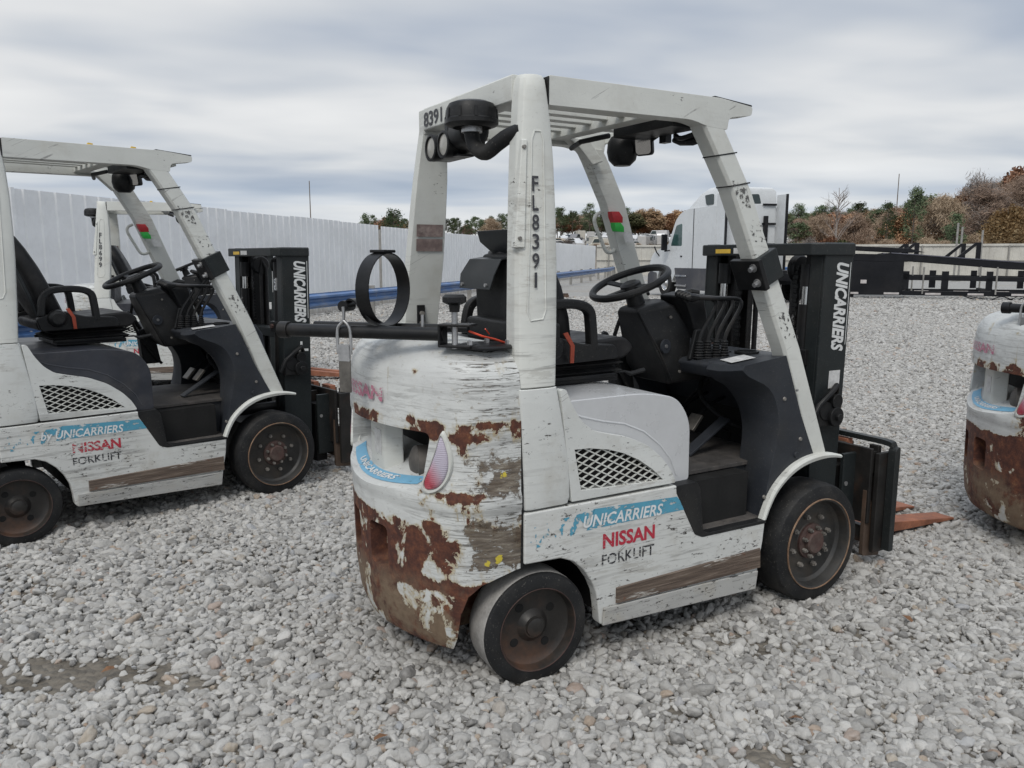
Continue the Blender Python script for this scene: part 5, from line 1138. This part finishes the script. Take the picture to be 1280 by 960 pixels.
def truck(loc, rz):
    # local frame: +x ahead, y left (-y right), origin under the front axle centre
    T_ = thing('tractor_truck', 'white sleeper cab road tractor parked beside the black trailer', 'truck', (*loc, 0), R(rz))
    W = 1.2
    B_ = lambda mb, nm, m, bev=0, par=T_, **k: mb.build(nm, m, par, bev, **k)
    bd = MB(); bd.prism(roundpoly([(1.25, .75, .1), (1.28, 1.25, .25), (1.0, 1.66, .3), (-.25, 1.98, .05), (-.78, 2.85, .15), (-1.1, 3.08, .15), (-1.7, 3.22, .1), (-3.60, 3.22, .05), (-3.60, .95, .05), (-.9, .95, .02), (-.62, .62, .05), (-.62, .55), (.55, .55), (.62, .62)], .04, 4), -W, W)
    c = []
    k = MB(); k.prism([(.62*math.cos(a), .48+.66*math.sin(a)) for a in np.linspace(0, 2*math.pi, 28)[:-1]], -1.4, -.75); c.append(k)
    k = MB(); k.prism([(.62*math.cos(a), .48+.66*math.sin(a)) for a in np.linspace(0, 2*math.pi, 28)[:-1]], .75, 1.4); c.append(k)
    me = boolean(bd, c, 'cab_body'); me.materials.append(M['truck_white']); cab = link('cab_body', me, T_, .05, 3)
    B_(MB().loft([[(-1.45, -1.14, 3.15), (-1.45, 1.14, 3.15), (-3.60, 1.19, 3.15), (-3.60, -1.19, 3.15)], [(-1.70, -1.05, 3.42), (-1.70, 1.05, 3.42), (-3.60, 1.18, 3.42), (-3.60, -1.18, 3.42)], [(-2.10, -.95, 3.72), (-2.10, .95, 3.72), (-3.60, 1.16, 3.72), (-3.60, -1.16, 3.72)], [(-2.55, -.85, 3.90), (-2.55, .85, 3.90), (-3.55, 1.05, 3.88), (-3.55, -1.05, 3.88)]]), 'roof_fairing', M['truck_white'], .07, seg=3)
    for s in (-1, 1):
        B_(MB().prism(roundpoly([(-.44, 1.92), (-.84, 2.66), (-1.28, 2.72), (-1.30, 1.90)], .08), *sorted((s*1.19, s*1.206))), 'side_window', M['window_green'], .004)
        dr = B_(MB().prism(roundpoly([(-.30, 1.0), (-.36, 1.84), (-.80, 2.76), (-1.38, 2.82), (-1.40, 1.0)], .05), *sorted((s*1.18, s*1.203))), 'cab_door', M['truck_white'], .004)
        B_(MB().box(-1.34, -1.22, *sorted((s*1.20, s*1.225)), 1.50, 1.55), 'door_handle', M['truck_black'], .004, dr)
        B_(MB().prism(roundpoly([(-2.9, 3.28), (-2.78, 3.62), (-3.30, 3.64), (-3.38, 3.28)], .07), *sorted((s*1.11, s*1.193))), 'sleeper_window', M['glass_dark'], .004)
        B_(MB().box(-2.12, -2.08, *sorted((s*1.19, s*1.208)), 1.0, 3.9 if False else 3.2), 'cab_seam', M['truck_black'])
        B_(MB().prism(roundpoly([(-1.0, .32), (-.78, 1.10), (-3.95, 1.10), (-4.05, .32)], .05), *sorted((s*1.14, s*1.21))), 'side_skirt', M['truck_gray'], .01)
        for z in (.42, .78): B_(MB().box(-1.75, -.92, *sorted((s*1.21, s*1.25)), z, z+.06), 'cab_step', M['alloy'], .006)
        ex = B_(MB().box(-4.12, -3.60, *sorted((s*1.16, s*1.19)), 1.0, 3.62), 'side_extender', M['truck_white'], .005)
        B_(MB().box(-4.22, -4.12, *sorted((s*1.15, s*1.195)), 1.0, 3.62), 'extender_edge', M['truck_black'], .004, ex)
        
        mr = B_(MB().box(-.42, -.30, *sorted((s*1.32, s*1.55)), 1.75, 2.35), 'wing_mirror', M['truck_black'], .03)
        B_(MB().tube([(-.38, s*1.18, 1.75), (-.36, s*1.42, 1.72)], .025, 8), 'mirror_arm', M['truck_black'], 0, mr)
        hm = B_(MB().tube([(.45, s*1.12, 1.45), (.50, s*1.30, 1.68), (.62, s*1.34, 1.90)], [.025, .025, .03], 8), 'hood_mirror', M['truck_black'])
        B_(MB().prism(roundpoly([(1.10, .92), (1.20, 1.12), (.98, 1.24), (.70, 1.10)], .04), *sorted((s*1.15, s*1.206))), 'headlight', M['lens_white'], .006)
        for x_, rr_, y_ in ((0, .50, 1.19), (-4.9, .50, 1.22), (-6.2, .50, 1.22)):
            w_ = B_(MB().lathe([(.29, 0), (.44, .0), (.49, .03), (.505, .07), (.505, .24), (.48, .29), (.29, .29)], (0, 0, 0), 'y', 40, close=True), 'wheel', M['rubber']); w_.location = (x_, s*y_-(.29 if s > 0 else 0), .50)
            B_(MB().lathe([(.29, .02), (.27, .0), (.26, .05), (.19, .10), (.12, .03), (.10, 0), (0, 0)], (0, 0, 0), 'y', 32) if s < 0 else MB().lathe([(.29, .27), (.27, .29), (.26, .24), (.19, .19), (.12, .26), (.10, .29), (0, .29)], (0, 0, 0), 'y', 32), 'wheel_rim', M['alloy'], 0, w_)
    B_(MB().prism(roundpoly([(1.22, .30), (1.40, .45), (1.38, .85), (1.15, .95), (.62, .90), (.60, .30)], .06), -1.22, 1.22), 'bumper', M['truck_gray'], .03)
    B_(MB().box(1.22, 1.30, -.5, .5, .85, 1.30), 'radiator_grille', M['truck_black'], .02)
    B_(MB().loft([[(-.30, -1.0, 1.93), (-.30, 1.0, 1.93), (-.34, 1.0, 1.93), (-.34, -1.0, 1.93)], [(-.74, -.95, 2.78), (-.74, .95, 2.78), (-.78, .95, 2.78), (-.78, -.95, 2.78)]]), 'windscreen', M['window_green'], .01)
    B_(MB().box(-6.8, -3.6, -.45, -.30, .75, 1.0).box(-6.8, -3.6, .30, .45, .75, 1.0).box(-6.4, -4.6, -.5, .5, .98, 1.08).box(-5.5, -3.9, -.9, .9, .6, .9), 'chassis_frame', M['truck_black'], .01)
    sb = B_(MB().box(-3.66, -3.605, -1.1, 1.1, .95, 3.3), 'sleeper_back', M['truck_white'], .02)
    B_(MB().prism(roundpoly([(-.02, 3.32), (.04, 3.62), (-.42, 3.64), (-.52, 3.32)], .06), -3.625, -3.590, 'yz'), 'rear_window', M['glass_dark'], .004, sb)
    B_(MB().box(-3.80, -3.67, -.72, -.60, .95, 2.9), 'air_line_mast', M['truck_black'], .01, sb)
    for z in (1.9, 2.6, 3.25): B_(MB().box(-3.73, -3.67, -1.08, -.55, z, z+.07), 'back_bracket', M['truck_black'], .006, sb)
    B_(MB().tube([(-3.85, 1.0, .8), (-3.85, 1.0, 3.4)], .07, 12), 'exhaust_stack', M['truck_black'])
    tm = textmesh('E3', .16, (-1.95, -1.2, 1.2), (-1, 0, 0), (0, 0, 1)) if False else None
    return T_
def lw(p, loc, rz): c, s = math.cos(R(rz)), math.sin(R(rz)); return (loc[0]+c*p[0]-s*p[1], loc[1]+s*p[0]+c*p[1])
truck((7.05, 31.2), 107)

# ------------------------------------------------------------------ car hauler trailer
def trailer():
    a, b_ = Vector((12.2, 29.2, 0)), Vector((21.5, 26.2, 0)); rz = math.atan2(b_.y-a.y, b_.x-a.x)
    T_ = thing('car_hauler_trailer', 'long black car carrier trailer with sloping deck rails', 'trailer', (a.x, a.y, 0), rz)
    B_ = lambda mb, nm, m, bev=0, par=T_, **k: mb.build(nm, m, par, bev, **k)
    for s, y in ((-1, 0.), (1, 2.3)):
        w_ = .10
        # upper deck rail slopes down to the rear
        up = B_(MB().prism([(-1.2, 1.66), (1.2, 1.60), (1.5, 1.66), (6.0, 1.30), (16, .95), (16, .62), (5.8, 1.05), (2.1, 1.36), (1.2, 1.34), (-1.2, 1.44)], y, y+w_), 'upper_deck_rail', M['truck_black'], .01)
        B_(MB().prism([(1.5, 1.665), (6.0, 1.305), (16, .955), (16, .925), (6.0, 1.27), (1.5, 1.63)], y-.02, y-.002), 'rail_edge', M['trailer_edge'], 0, up)
        B_(MB().prism([(-1.3, 1.98), (2.1, 1.80), (2.6, 1.66), (1.9, 1.66), (-1.3, 1.86)], y, y+w_), 'track_ramp', M['truck_black'], .01)
        # body side with pierced end plate
        sd = MB(); sd.prism(roundpoly([(-.9, 1.42), (1.95, 1.42), (1.95, .14), (.1, .14), (-.9, .62)], .05), y+.01, y+w_-.01)
        k = MB(); k.prism([(-.35+.38*math.cos(q), 1.10+.17*math.sin(q)) for q in np.linspace(0, 2*math.pi, 20)[:-1]], y-1, y+1)
        me = boolean(sd, [k], 'side_plate'); me.materials.append(M['truck_black']); link('side_plate', me, T_, .008)
        B_(MB().box(1.95, 16, y+.01, y+w_, .14, .30), 'lower_rail', M['truck_black'], .01)
        B_(MB().prism([(1.95, .96), (2.3, .84), (16, .70), (16, .56), (2.2, .68), (1.95, .68)], y+.02, y+w_), 'middle_rail', M['truck_black'], .01)
        for x0, x1 in ((1.95, 2.15), (3.2, 3.42), (4.6, 4.8), (6.15, 6.35), (6.9, 7.1), (9.5, 9.8), (12, 12.3)):
            B_(MB().box(x0, x1, y+.02, y+w_-.01, .34, 1.0), 'rail_post', M['truck_black'], .006)
        for x0 in (2.2, 4.15, 9.0):
            B_(MB().prism([(x0-.75, 1.30), (x0+.02, 2.00), (x0+.20, 2.00), (x0+.20, 1.32), (x0+.05, 1.32), (x0+.05, 1.90), (x0-.2, 1.66), (x0-.55, 1.30)], y+.02, y+w_-.02), 'deck_upright', M['truck_black'], .006)
        for x0 in (2.6, 4.9): B_(MB().cyl((x0, y-.03, .20), (x0, y-.03, 1.15), .03, 10), 'hydraulic_ram', M['galv'])
        for x0 in np.arange(.0, 15.5, 1.35): B_(MB().box(x0, x0+.50, y-.004, y+.012, .165, .235), 'reflective_strip', M['reflector'])
        B_(MB().box(.55, .75, y-.004, y+.012, .55, .68), 'paper_tag', M['reflector']); B_(MB().box(-.25, -.08, y-.004, y+.012, 1.0, 1.2), 'paper_tag', M['reflector'])
        B_(MB().cyl((-.75, y-.02, .95), (-.05, y-.02, .55), .045, 10), 'landing_strut', M['zinc'])
    for x0 in np.arange(-.6, 15.5, 2.7): B_(MB().box(x0, x0+.12, .1, 2.3, .26, .36), 'cross_member', M['truck_black'])
    pass
    for y in (.05, 2.2): B_(MB().box(.05, .35, y, y+.15, 0, .18), 'landing_foot', M['truck_black'], .01)
    B_(MB().tube(smoothpoly([(3.9, 0, .16), (4.3, 0, .02), (4.7, 0, -.02), (5.1, 0, .14), (5.5, 0, .02), (5.9, 0, .16)], 4, False), .02, 6).tube(smoothpoly([(4.0, 0, .16), (4.6, 0, .04), (5.3, 0, .03), (5.6, 0, .15)], 4, False), .015, 6), 'hanging_hose', M['truck_black'])
    for x_ in (9.2, 10.6):
        for y in (.15, 1.95):
            w_ = B_(MB().lathe([(.25, 0), (.40, .0), (.45, .05), (.45, .22), (.40, .27), (.25, .27)], (0, 0, 0), 'y', 32, close=True), 'wheel', M['rubber']); w_.location = (x_, y, .45)
    return T_
trailer()
# spare stack of timber and bits by the guard rail
bl = MB().box(-.16, .16, -.10, .10, 0, .12).box(-.12, .14, -.07, .09, .12, .17).build('timber_block', M['shank'], None, .01); bl.location = (1.95, 29.5, 0)
tag(bl, 'small dark timber block lying on the gravel near the guard rail', 'timber block')
# steel post pair beyond the trailer
for k, x_ in enumerate((27.2, 27.7, 29.2)):
    o = MB().cyl((0, 0, 0), (0, 0, 3.6-.2*k), .06, 10).lathe([(.14, 0), (.14, .03), (.06, .04)], (0, 0, 0), 'z', 12).build('steel_post', M['galv'], None); o.location = (x_*1.02, 50+.4*k, 0)
    tag(o, ['thin steel post left of a close group standing by the pale fence', 'thin steel post in the middle of a close group by the pale fence', 'thin steel post right of a close group by the pale fence'][k], 'post', 'steel posts by the pale fence')

# ------------------------------------------------------------------ poles, far buildings, parked wrecks
M['wood'] = plain('weathered pole', (.15, .12, .095), .8, var=.3, scale=3, bstr=.1)
def pole(x, y, h, label):
    z = float(height(x, y)); T_ = thing('utility_pole', label, 'utility pole', (x, y, z-.3))
    MB().cyl((0, 0, 0), (0, 0, h), .12, 10, .08).build('pole', M['wood'], T_)
    MB().lathe([(0, .12), (.06, .10), (.09, 0)], (0, 0, h), 'z', 8).build('pole_cap', M['galv'], T_)
    MB().cyl((0, -.12, h*.7), (0, -.12, h*.95), .03, 6).build('conduit', M['galv'], T_)
pole(82, 172, 14.5, 'tall wooden utility pole standing before the dark pine on the right')
pole(-40, 160, 13.5, 'thin distant pole rising above the white fence on the left')
M['wall_metal'] = plain('pale warehouse sheet', (.34, .35, .38), .5, 0, var=.12, scale=.5, bstr=.03)
M['wall_tan'] = plain('tan wall', (.42, .34, .25), .7, 0, var=.12, scale=.5, bstr=.03)
def shed(x, y, w_, d_, h_, label, mats):
    z = float(height(x, y)); T_ = thing('warehouse', label, 'building', (x, y, z-.5), R(-8))
    MB().box(0, w_, 0, d_, 0, h_).build('wall', mats, T_, smooth=False)
    MB().prism([(-.3, h_), (-.3, h_+.25), (w_/2, h_+1.3), (w_+.3, h_+.25), (w_+.3, h_)], -.3, d_+.3).build('roof', M['galv'], T_, smooth=False)
    n = int(w_/4)
    for k in range(n):
        x0 = 1+k*4; dd = MB().box(x0, x0+2.6, -.06, 0, .3, min(3.4, h_-.8)).build('roller_door', M['fence_tan'], T_, smooth=False)
        for j in range(6): MB().box(x0+.03, x0+2.57, -.09, -.06, .45+j*.45, .55+j*.45).build('door_slat', M['fence_tan'], dd, smooth=False)
shed(84, 205, 15, 12, 4.6, 'long pale grey metal warehouse behind the bushes on the right', M['wall_metal'])
shed(78, 196, 7, 8, 2.6, 'low grey shed to the left of the long warehouse', M['wall_metal'])
shed(91, 196, 6, 8, 4.8, 'tan roofed shed standing in front of the long warehouse', M['wall_tan'])
CARC = [(.55, .56, .57), (.48, .48, .47), (.42, .35, .27), (.10, .14, .22), (.20, .20, .21), (.60, .60, .60), (.30, .09, .06), (.52, .50, .44)]
cm = [plain('wreck paint %d' % k, c, .35, .1, var=.1, scale=.8, bstr=0) for k, c in enumerate(CARC)]
def make_car(kind, mat):
    T_ = thing('parked_car', 'x', 'car'); hh = (1.45, 1.85, 2.3)[kind]
    pr = [[(-2.2, .35), (-2.2, .85), (-1.5, .98), (-.8, hh), (.7, hh), (1.3, .95), (2.2, .85), (2.25, .35)], [(-2.4, .4), (-2.4, 1.1), (-.9, 1.1), (-.6, hh), (.8, hh), (1.3, 1.15), (2.4, 1.0), (2.45, .4)], [(-2.4, .4), (-2.4, hh), (1.3, hh), (1.8, 1.3), (2.45, 1.1), (2.45, .4)]][kind]
    MB().prism(pr, -.9, .9).build('car_body', mat, T_, .08)
    zz = hh-.12; win = [[(-1.25, 1.0), (-.75, zz), (.62, zz), (1.1, 1.0)], [(-.75, 1.2), (-.5, zz), (.7, zz), (1.1, 1.2)], [(.2, 1.45), (.2, zz), (1.2, zz), (1.6, 1.45)]][kind]
    MB().prism(win, -.915, .915).build('car_window', M['glass_dark'], T_)
    for x_ in (-1.4, 1.4):
        for s in (-1, 1): MB().cyl((x_, s*.75, .34), (x_, s*.93, .34), .34, 14).build('wheel', M['rubber'], T_)
    return T_
def copy_tree(o, parent=None):
    c = o.copy(); COL.objects.link(c)
    if parent: c.parent = parent
    for ch in list(o.children):
        d = ch.copy(); COL.objects.link(d); d.parent = c
        for g in list(ch.children):
            e = g.copy(); COL.objects.link(e); e.parent = d
    return c
protos = [[make_car(k, cm[j]) for j in ((0, 2, 3, 5), (1, 4, 0), (5, 7, 1))[k]] for k in range(3)]
protos = [p for q in protos for p in q]; used = set(); random.seed(4)
cols = ['white', 'tan', 'dark blue', 'pale', 'grey', 'charcoal', 'white', 'white', 'cream', 'silver']; kinds = ['saloon']*4+['pickup']*3+['van']*3
for k in range(74):
    i = random.randrange(10); row = k % 4; col_ = k//4
    x_ = 10+col_*3.1+random.uniform(-.9, .9)+row*1.2; y_ = 168+row*9+random.uniform(-2, 2)
    if k >= 60: x_ = 8+random.uniform(0, 55); y_ = 160+random.uniform(0, 6)
    o = protos[i] if i not in used else copy_tree(protos[i]); used.add(i)
    o.location = (x_, y_, float(height(x_, y_))-.05); o.rotation_euler = (0, 0, random.uniform(0, 6.28))
    o['group'] = 'cars stored in the distant lot'; o['label'] = 'small distant %s %s in the %s of the hillside vehicle lot' % (cols[i], kinds[i], ('front row', 'second row', 'third row', 'back row')[row] if k < 60 else 'front fringe')
for i, p_ in enumerate(protos):
    if i not in used:
        for ch in list(p_.children): bpy.data.objects.remove(ch)
        bpy.data.objects.remove(p_)

# ------------------------------------------------------------------ trees
M['bark'] = plain('bark', (.12, .10, .085), .9, var=.3, scale=5, bstr=.3)
M['bark_pale'] = plain('pale bark', (.24, .21, .19), .9, var=.3, scale=5, bstr=.3)
def leafmat(name, a, b_, c_):
    m, t, b = newmat(name); g = t.n.new('ShaderNodeNewGeometry'); oi = t.n.new('ShaderNodeObjectInfo')
    n = t.noise(t.coord(), .9, 4, .6)
    f = t.add(t.mul(g.outputs['Random Per Island'], .6), t.mul(n, .4))
    c = t.cr(f, [(.2, a), (.5, b_), (.8, c_)])
    hv = t.n.new('ShaderNodeHueSaturation'); t.put(hv.inputs['Color'], c); t.put(hv.inputs['Value'], t.add(.8, t.mul(oi.outputs['Random'], .45))); t.put(hv.inputs['Hue'], t.add(.488, t.mul(oi.outputs['Random'], .024)))
    t.put(b.inputs['Base Color'], hv.outputs[0]); b.inputs['Roughness'].default_value = .8; b.inputs['Specular IOR Level'].default_value = .15
    return m
LM = dict(pine=leafmat('pine needles', (.058, .080, .044), (.092, .122, .066), (.14, .17, .095)),
          rust=leafmat('russet leaves', (.17, .095, .055), (.29, .165, .095), (.42, .26, .155)),
          tan=leafmat('dry oak leaves', (.18, .115, .065), (.33, .22, .125), (.46, .34, .21)),
          brown=leafmat('bare brown twigs', (.20, .14, .10), (.29, .215, .155), (.39, .30, .225)),
          olive=leafmat('olive leaves', (.045, .055, .025), (.085, .090, .042), (.13, .125, .06)),
          grey=leafmat('grey twigs', (.14, .12, .11), (.20, .175, .16), (.27, .24, .22)))
def leafmesh(name, pts, size, lean=0., thin=1.):
    r = np.random.default_rng(len(pts)); v = []; f = []
    for i, p in enumerate(pts):
        s = size*r.uniform(.6, 1.4); d = (Vector(r.normal(0, 1, 3))+Vector((0, 0, lean))).normalized(); e = d.orthogonal().normalized()*s*thin; d = d*s
        p = Vector(p); o = len(v); v += [p-d, p+e*.8, p+d, p-e*.8]; f.append((o, o+1, o+2, o+3))
    me = bpy.data.meshes.new(name); me.from_pydata([tuple(x) for x in v], [], f); return me
def limbs(rad, h, n, spread, seed, up=.55, twigs=0):
    """trunk, limbs and secondary branches; returns meshbuilder and tip points"""
    r = random.Random(seed); mb = MB(); tips = []
    tr = [Vector((0, 0, -.3))]
    for k in range(5): tr.append(Vector((r.uniform(-.12, .12)*h*.1, r.uniform(-.12, .12)*h*.1, h*(k+1)/5*.92)))
    mb.tube(tr, [rad*(1-.16*i) for i in range(6)], 7)
    for k in range(n):
        t_ = r.uniform(.25, .9); b0 = tr[int(t_*5)].lerp(tr[min(5, int(t_*5)+1)], t_*5 % 1); a = r.uniform(0, 6.28); L = spread*h*(1.15-t_)*r.uniform(.7, 1.1)
        d = Vector((math.cos(a), math.sin(a), up*r.uniform(.7, 1.6))).normalized(); e = b0+d*L; m_ = b0.lerp(e, .5)+Vector((0, 0, L*.06))
        mb.tube([b0, m_, e], [rad*.34*(1.1-t_*.6), rad*.2, rad*.06], 5); tips += [m_, e]
        for j in range(5):
            q = b0.lerp(e, r.uniform(.35, .95)); d2 = (d+Vector((r.uniform(-.8, .8), r.uniform(-.8, .8), r.uniform(0, .8)))).normalized(); e2 = q+d2*L*r.uniform(.25, .5)
            mb.tube([q, q.lerp(e2, .5), e2], [rad*.10, rad*.06, rad*.02], 4); tips.append(e2)
            for i in range(twigs):
                q2 = q.lerp(e2, r.uniform(.2, 1)); d3 = (d2+Vector((r.uniform(-.9, .9), r.uniform(-.9, .9), r.uniform(-.1, .8)))).normalized(); e3 = q2+d3*L*r.uniform(.12, .3)
                mb.tube([q2, e3], [rad*.035, rad*.012], 3); tips.append(e3)
    return mb, tips
def tree_mesh(kind, seed):
    r = np.random.default_rng(seed); h = 10.
    if kind == 'pine':
        mb = MB(); mb.tube([(0, 0, -.5), (.08, 0, 5), (.0, .08, 9.7)], [.2, .14, .03], 7); pts = []
        base = r.uniform(2.0, 4.2)
        for k in range(46):
            q = r.uniform(0, 1)**.8; z = base+(h-.2-base)*q; R_ = (2.35*math.sin(math.pi*(.16+.80*q))**.8+.1)*r.uniform(.35, 1.1)
            a = r.uniform(0, 6.28); ex, ey, ez = math.cos(a)*R_, math.sin(a)*R_, z+R_*r.uniform(-.05, .35)
            mb.tube([(0, 0, z), (ex*.5, ey*.5, (z+ez)/2-.05), (ex, ey, ez)], [.05, .03, .01], 3)
            for i in range(46): pts.append((ex+r.normal(0, .36), ey+r.normal(0, .36), ez+r.normal(0, .26)))
        return mb, leafmesh('crown', pts, .20, thin=.5)
    if kind == 'bare':
        mb, tips = limbs(.16, h, 26, .42, seed, .9, 6); return mb, None
    dens = dict(rust=(26, 26, .19), tan=(30, 26, .20), brown=(32, 30, .27), olive=(26, 26, .20), grey=(26, 20, .26))[kind]
    mb, tips = limbs(.18, h*.92, dens[0], .36, seed, .6, 1); pts = []
    for t_ in tips:
        for i in range(dens[1]): pts.append((t_.x+r.normal(0, .42), t_.y+r.normal(0, .42), max(.4, t_.z+r.normal(0, .38))))
    pts = pts[:9000]
    return mb, leafmesh('crown', pts, dens[2], 0. if kind not in ('brown', 'grey') else 1.3, .7 if kind not in ('brown', 'grey') else .10)
TREES = {}
desc = dict(pine='dark green pine', rust='russet autumn tree', tan='tree with dry tan leaves', brown='bare brown tree', olive='dull olive green tree', grey='pale grey bare twiggy tree', bare='leafless tree')
nm_ = dict(pine='pine_tree', rust='autumn_tree', tan='oak_tree', brown='bare_tree', olive='broadleaf_tree', grey='bare_tree', bare='bare_tree')
for kind, ns in (('pine', 3), ('rust', 2), ('tan', 1), ('brown', 3), ('olive', 2), ('grey', 1), ('bare', 1)):
    for k in range(ns):
        mb, lf = tree_mesh(kind, 11*k+3); tm = mb.mesh('trunk'); tm.materials.append(M['bark_pale'] if kind in ('grey', 'bare') else M['bark'])
        if lf: lf.materials.append(LM[kind])
        TREES.setdefault(kind, []).append((tm, lf))
def plant(kind, x, y, h, where, wide=1., group=None, zoff=0):
    tm, lf = random.choice(TREES[kind]); z = float(height(x, y))+zoff
    T_ = thing(nm_[kind], desc[kind]+' '+where, 'tree', (x, y, z), random.uniform(0, 6.28), group); s = h/10; T_.scale = (s*wide, s*wide, s)
    for nm2, me in (('trunk', tm), ('crown', lf)):
        if me: o = bpy.data.objects.new(nm2, me); COL.objects.link(o); o.parent = T_
    return T_
random.seed(9)
def px2x(px, y): return (px-640)/986.3*y
# distant tree line over the white fence and the vehicle lot
def where_far(px):
    return ('above the fence left of the far rear pillar' if px < 512 else 'seen between the two rear pillars' if px < 640 else 'just right of the numbered pillar' if px < 720 else 'seen above the steering wheel' if px < 800 else 'between front pillar and truck cab' if px < 880 else 'behind the truck roof' if px < 985 else 'right of the truck')
for i in range(170):
    px = 470+i*4.6+random.uniform(-4, 4); y = random.uniform(222, 262); k = random.choices(['pine', 'rust', 'olive', 'brown'], [6.5, 1.2, 1.2, 1.0])[0]
    if 800 < px < 875: k = random.choice(['rust', 'tan', 'rust', 'brown', 'pine'])
    h = random.uniform(7.8, 10.6) * (1 if px > 645 else .74)
    plant(k, px2x(px, y), y, h, ('taller ' if False else '')+where_far(px)+', far tree line', random.uniform(.8, 1.2) if k == 'pine' else random.uniform(1.2, 1.8), 'trees of the far tree line')
for i in range(26):
    px = 540+i*13+random.uniform(-6, 6); y = random.uniform(138, 152); plant(random.choice(['rust', 'brown', 'brown', 'tan']), px2x(px, y), y, random.uniform(1.6, 3.), 'in the low scrub between fence and lot', 1.7, 'low scrub trees before the vehicle lot')
plant('pine', px2x(459, 95), 95, 6.5, 'standing alone above the white fence, left of its pair', .75)
plant('pine', px2x(495, 95), 95, 7.0, 'standing alone above the white fence, rounder one of its pair', .95)
plant('olive', px2x(478, 100), 100, 4.4, 'low between the lone pair of pines', 1.3)
plant('grey', px2x(706, 100), 100, 4.6, 'just right of the numbered rear pillar', 1.3)
plant('bare', px2x(1038, 110), 110, 11.8, 'standing alone above the mast', .95)
# right-hand hill
for i in range(95):
    px = 985+i*4.1+random.uniform(-8, 8); y = random.uniform(120, 190); t_ = (px-985)/330
    top = np.interp(px, [985, 1040, 1090, 1130, 1180, 1220, 1260, 1400], [264, 259, 254, 246, 233, 221, 200, 180])+random.uniform(0, 22)
    z = float(height(px2x(px, y), y)); h = (322.4-top)/986.3*y+1.4678-z
    k = random.choices(['brown', 'rust', 'pine', 'olive', 'grey'], [5.6, 2.4, .7 if px < 1160 else .3, .6, .9])[0]
    plant(k, px2x(px, y), y, max(3.5, h), ('on the wooded slope right of the truck' if px < 1060 else 'on the wooded slope around the warehouse' if px < 1150 else 'on the wooded slope above the steel posts' if px < 1210 else 'on the wooded slope at the right edge'), random.uniform(1.2, 1.7)/max(1, h/10), 'trees on the right wooded slope')
for i in range(44):
    px = 990+i*8+random.uniform(-6, 6); y = random.uniform(84, 118); z = float(height(px2x(px, y), y))
    plant(random.choices(['brown', 'rust', 'olive', 'grey'], [5, 2, 1.2, 1])[0], px2x(px, y), y, random.uniform(2.8, 4.3)+max(0, (px-1120)/110), ('in the scrub behind the pale fence, '+('close to the mast' if px < 1080 else 'below the warehouse' if px < 1150 else 'by the steel posts' if px < 1215 else 'near the right edge')), 1.5, 'scrub behind the pale fence')
plant('pine', px2x(1132, 118), 118, 11.6-float(height(px2x(1132, 118), 118)), 'tall and dark beside the utility pole', .62)
plant('pine', px2x(1100, 122), 122, 9.6-float(height(px2x(1100, 122), 122)), 'shorter and left of the utility pole', .6)
plant('pine', px2x(1183, 96), 96, 6.6, 'young and bushy behind the two fence posts', .9)
plant('tan', px2x(1247, 76), 76, 7.1, 'nearest and brightest, behind the fence at the right', 1.15)
plant('brown', px2x(1225, 110), 110, 13.0, 'tall with a rounded crown above the tan leaved oak', 1.2)
plant('brown', px2x(1275, 105), 105, 13.6, 'tallest at the right edge', 1.2)
plant('grey', px2x(1215, 128), 128, 15.5, 'reaching above the slope near the right edge', 1.0)
plant('rust', px2x(1120, 140), 140, 9.0, 'orange topped between the pines', 1.2)

# scattered debris on the yard
random.seed(21)
lp = []
M['leaf'] = plain('dead leaf', (.17, .085, .04), .8, var=.3)
mb0 = MB()._add([(-.02, -.008, 0), (0, -.014, .006), (.025, 0, .0), (0, .013, .008), (-.02, .008, .002)], [(0, 1, 2, 3, 4)])
lme = mb0.mesh('dead_leaf'); lme.materials.append(M['leaf'])
spots = [(-1.43, 2.6), (-.95, 2.66), (.9, 2.3), (1.6, 3.0), (-2.3, 3.9), (-.4, 2.2), (2.1, 3.8)]
for k, (x_, y_) in enumerate(spots):
    o = bpy.data.objects.new('dead_leaf', lme); COL.objects.link(o); o.location = (x_, y_, .028); o.rotation_euler = (random.uniform(-.3, .3), random.uniform(-.3, .3), random.uniform(0, 6))
    tag(o, 'small curled brown dead leaf lying on the grey gravel', 'leaf', 'dead leaves on the gravel')
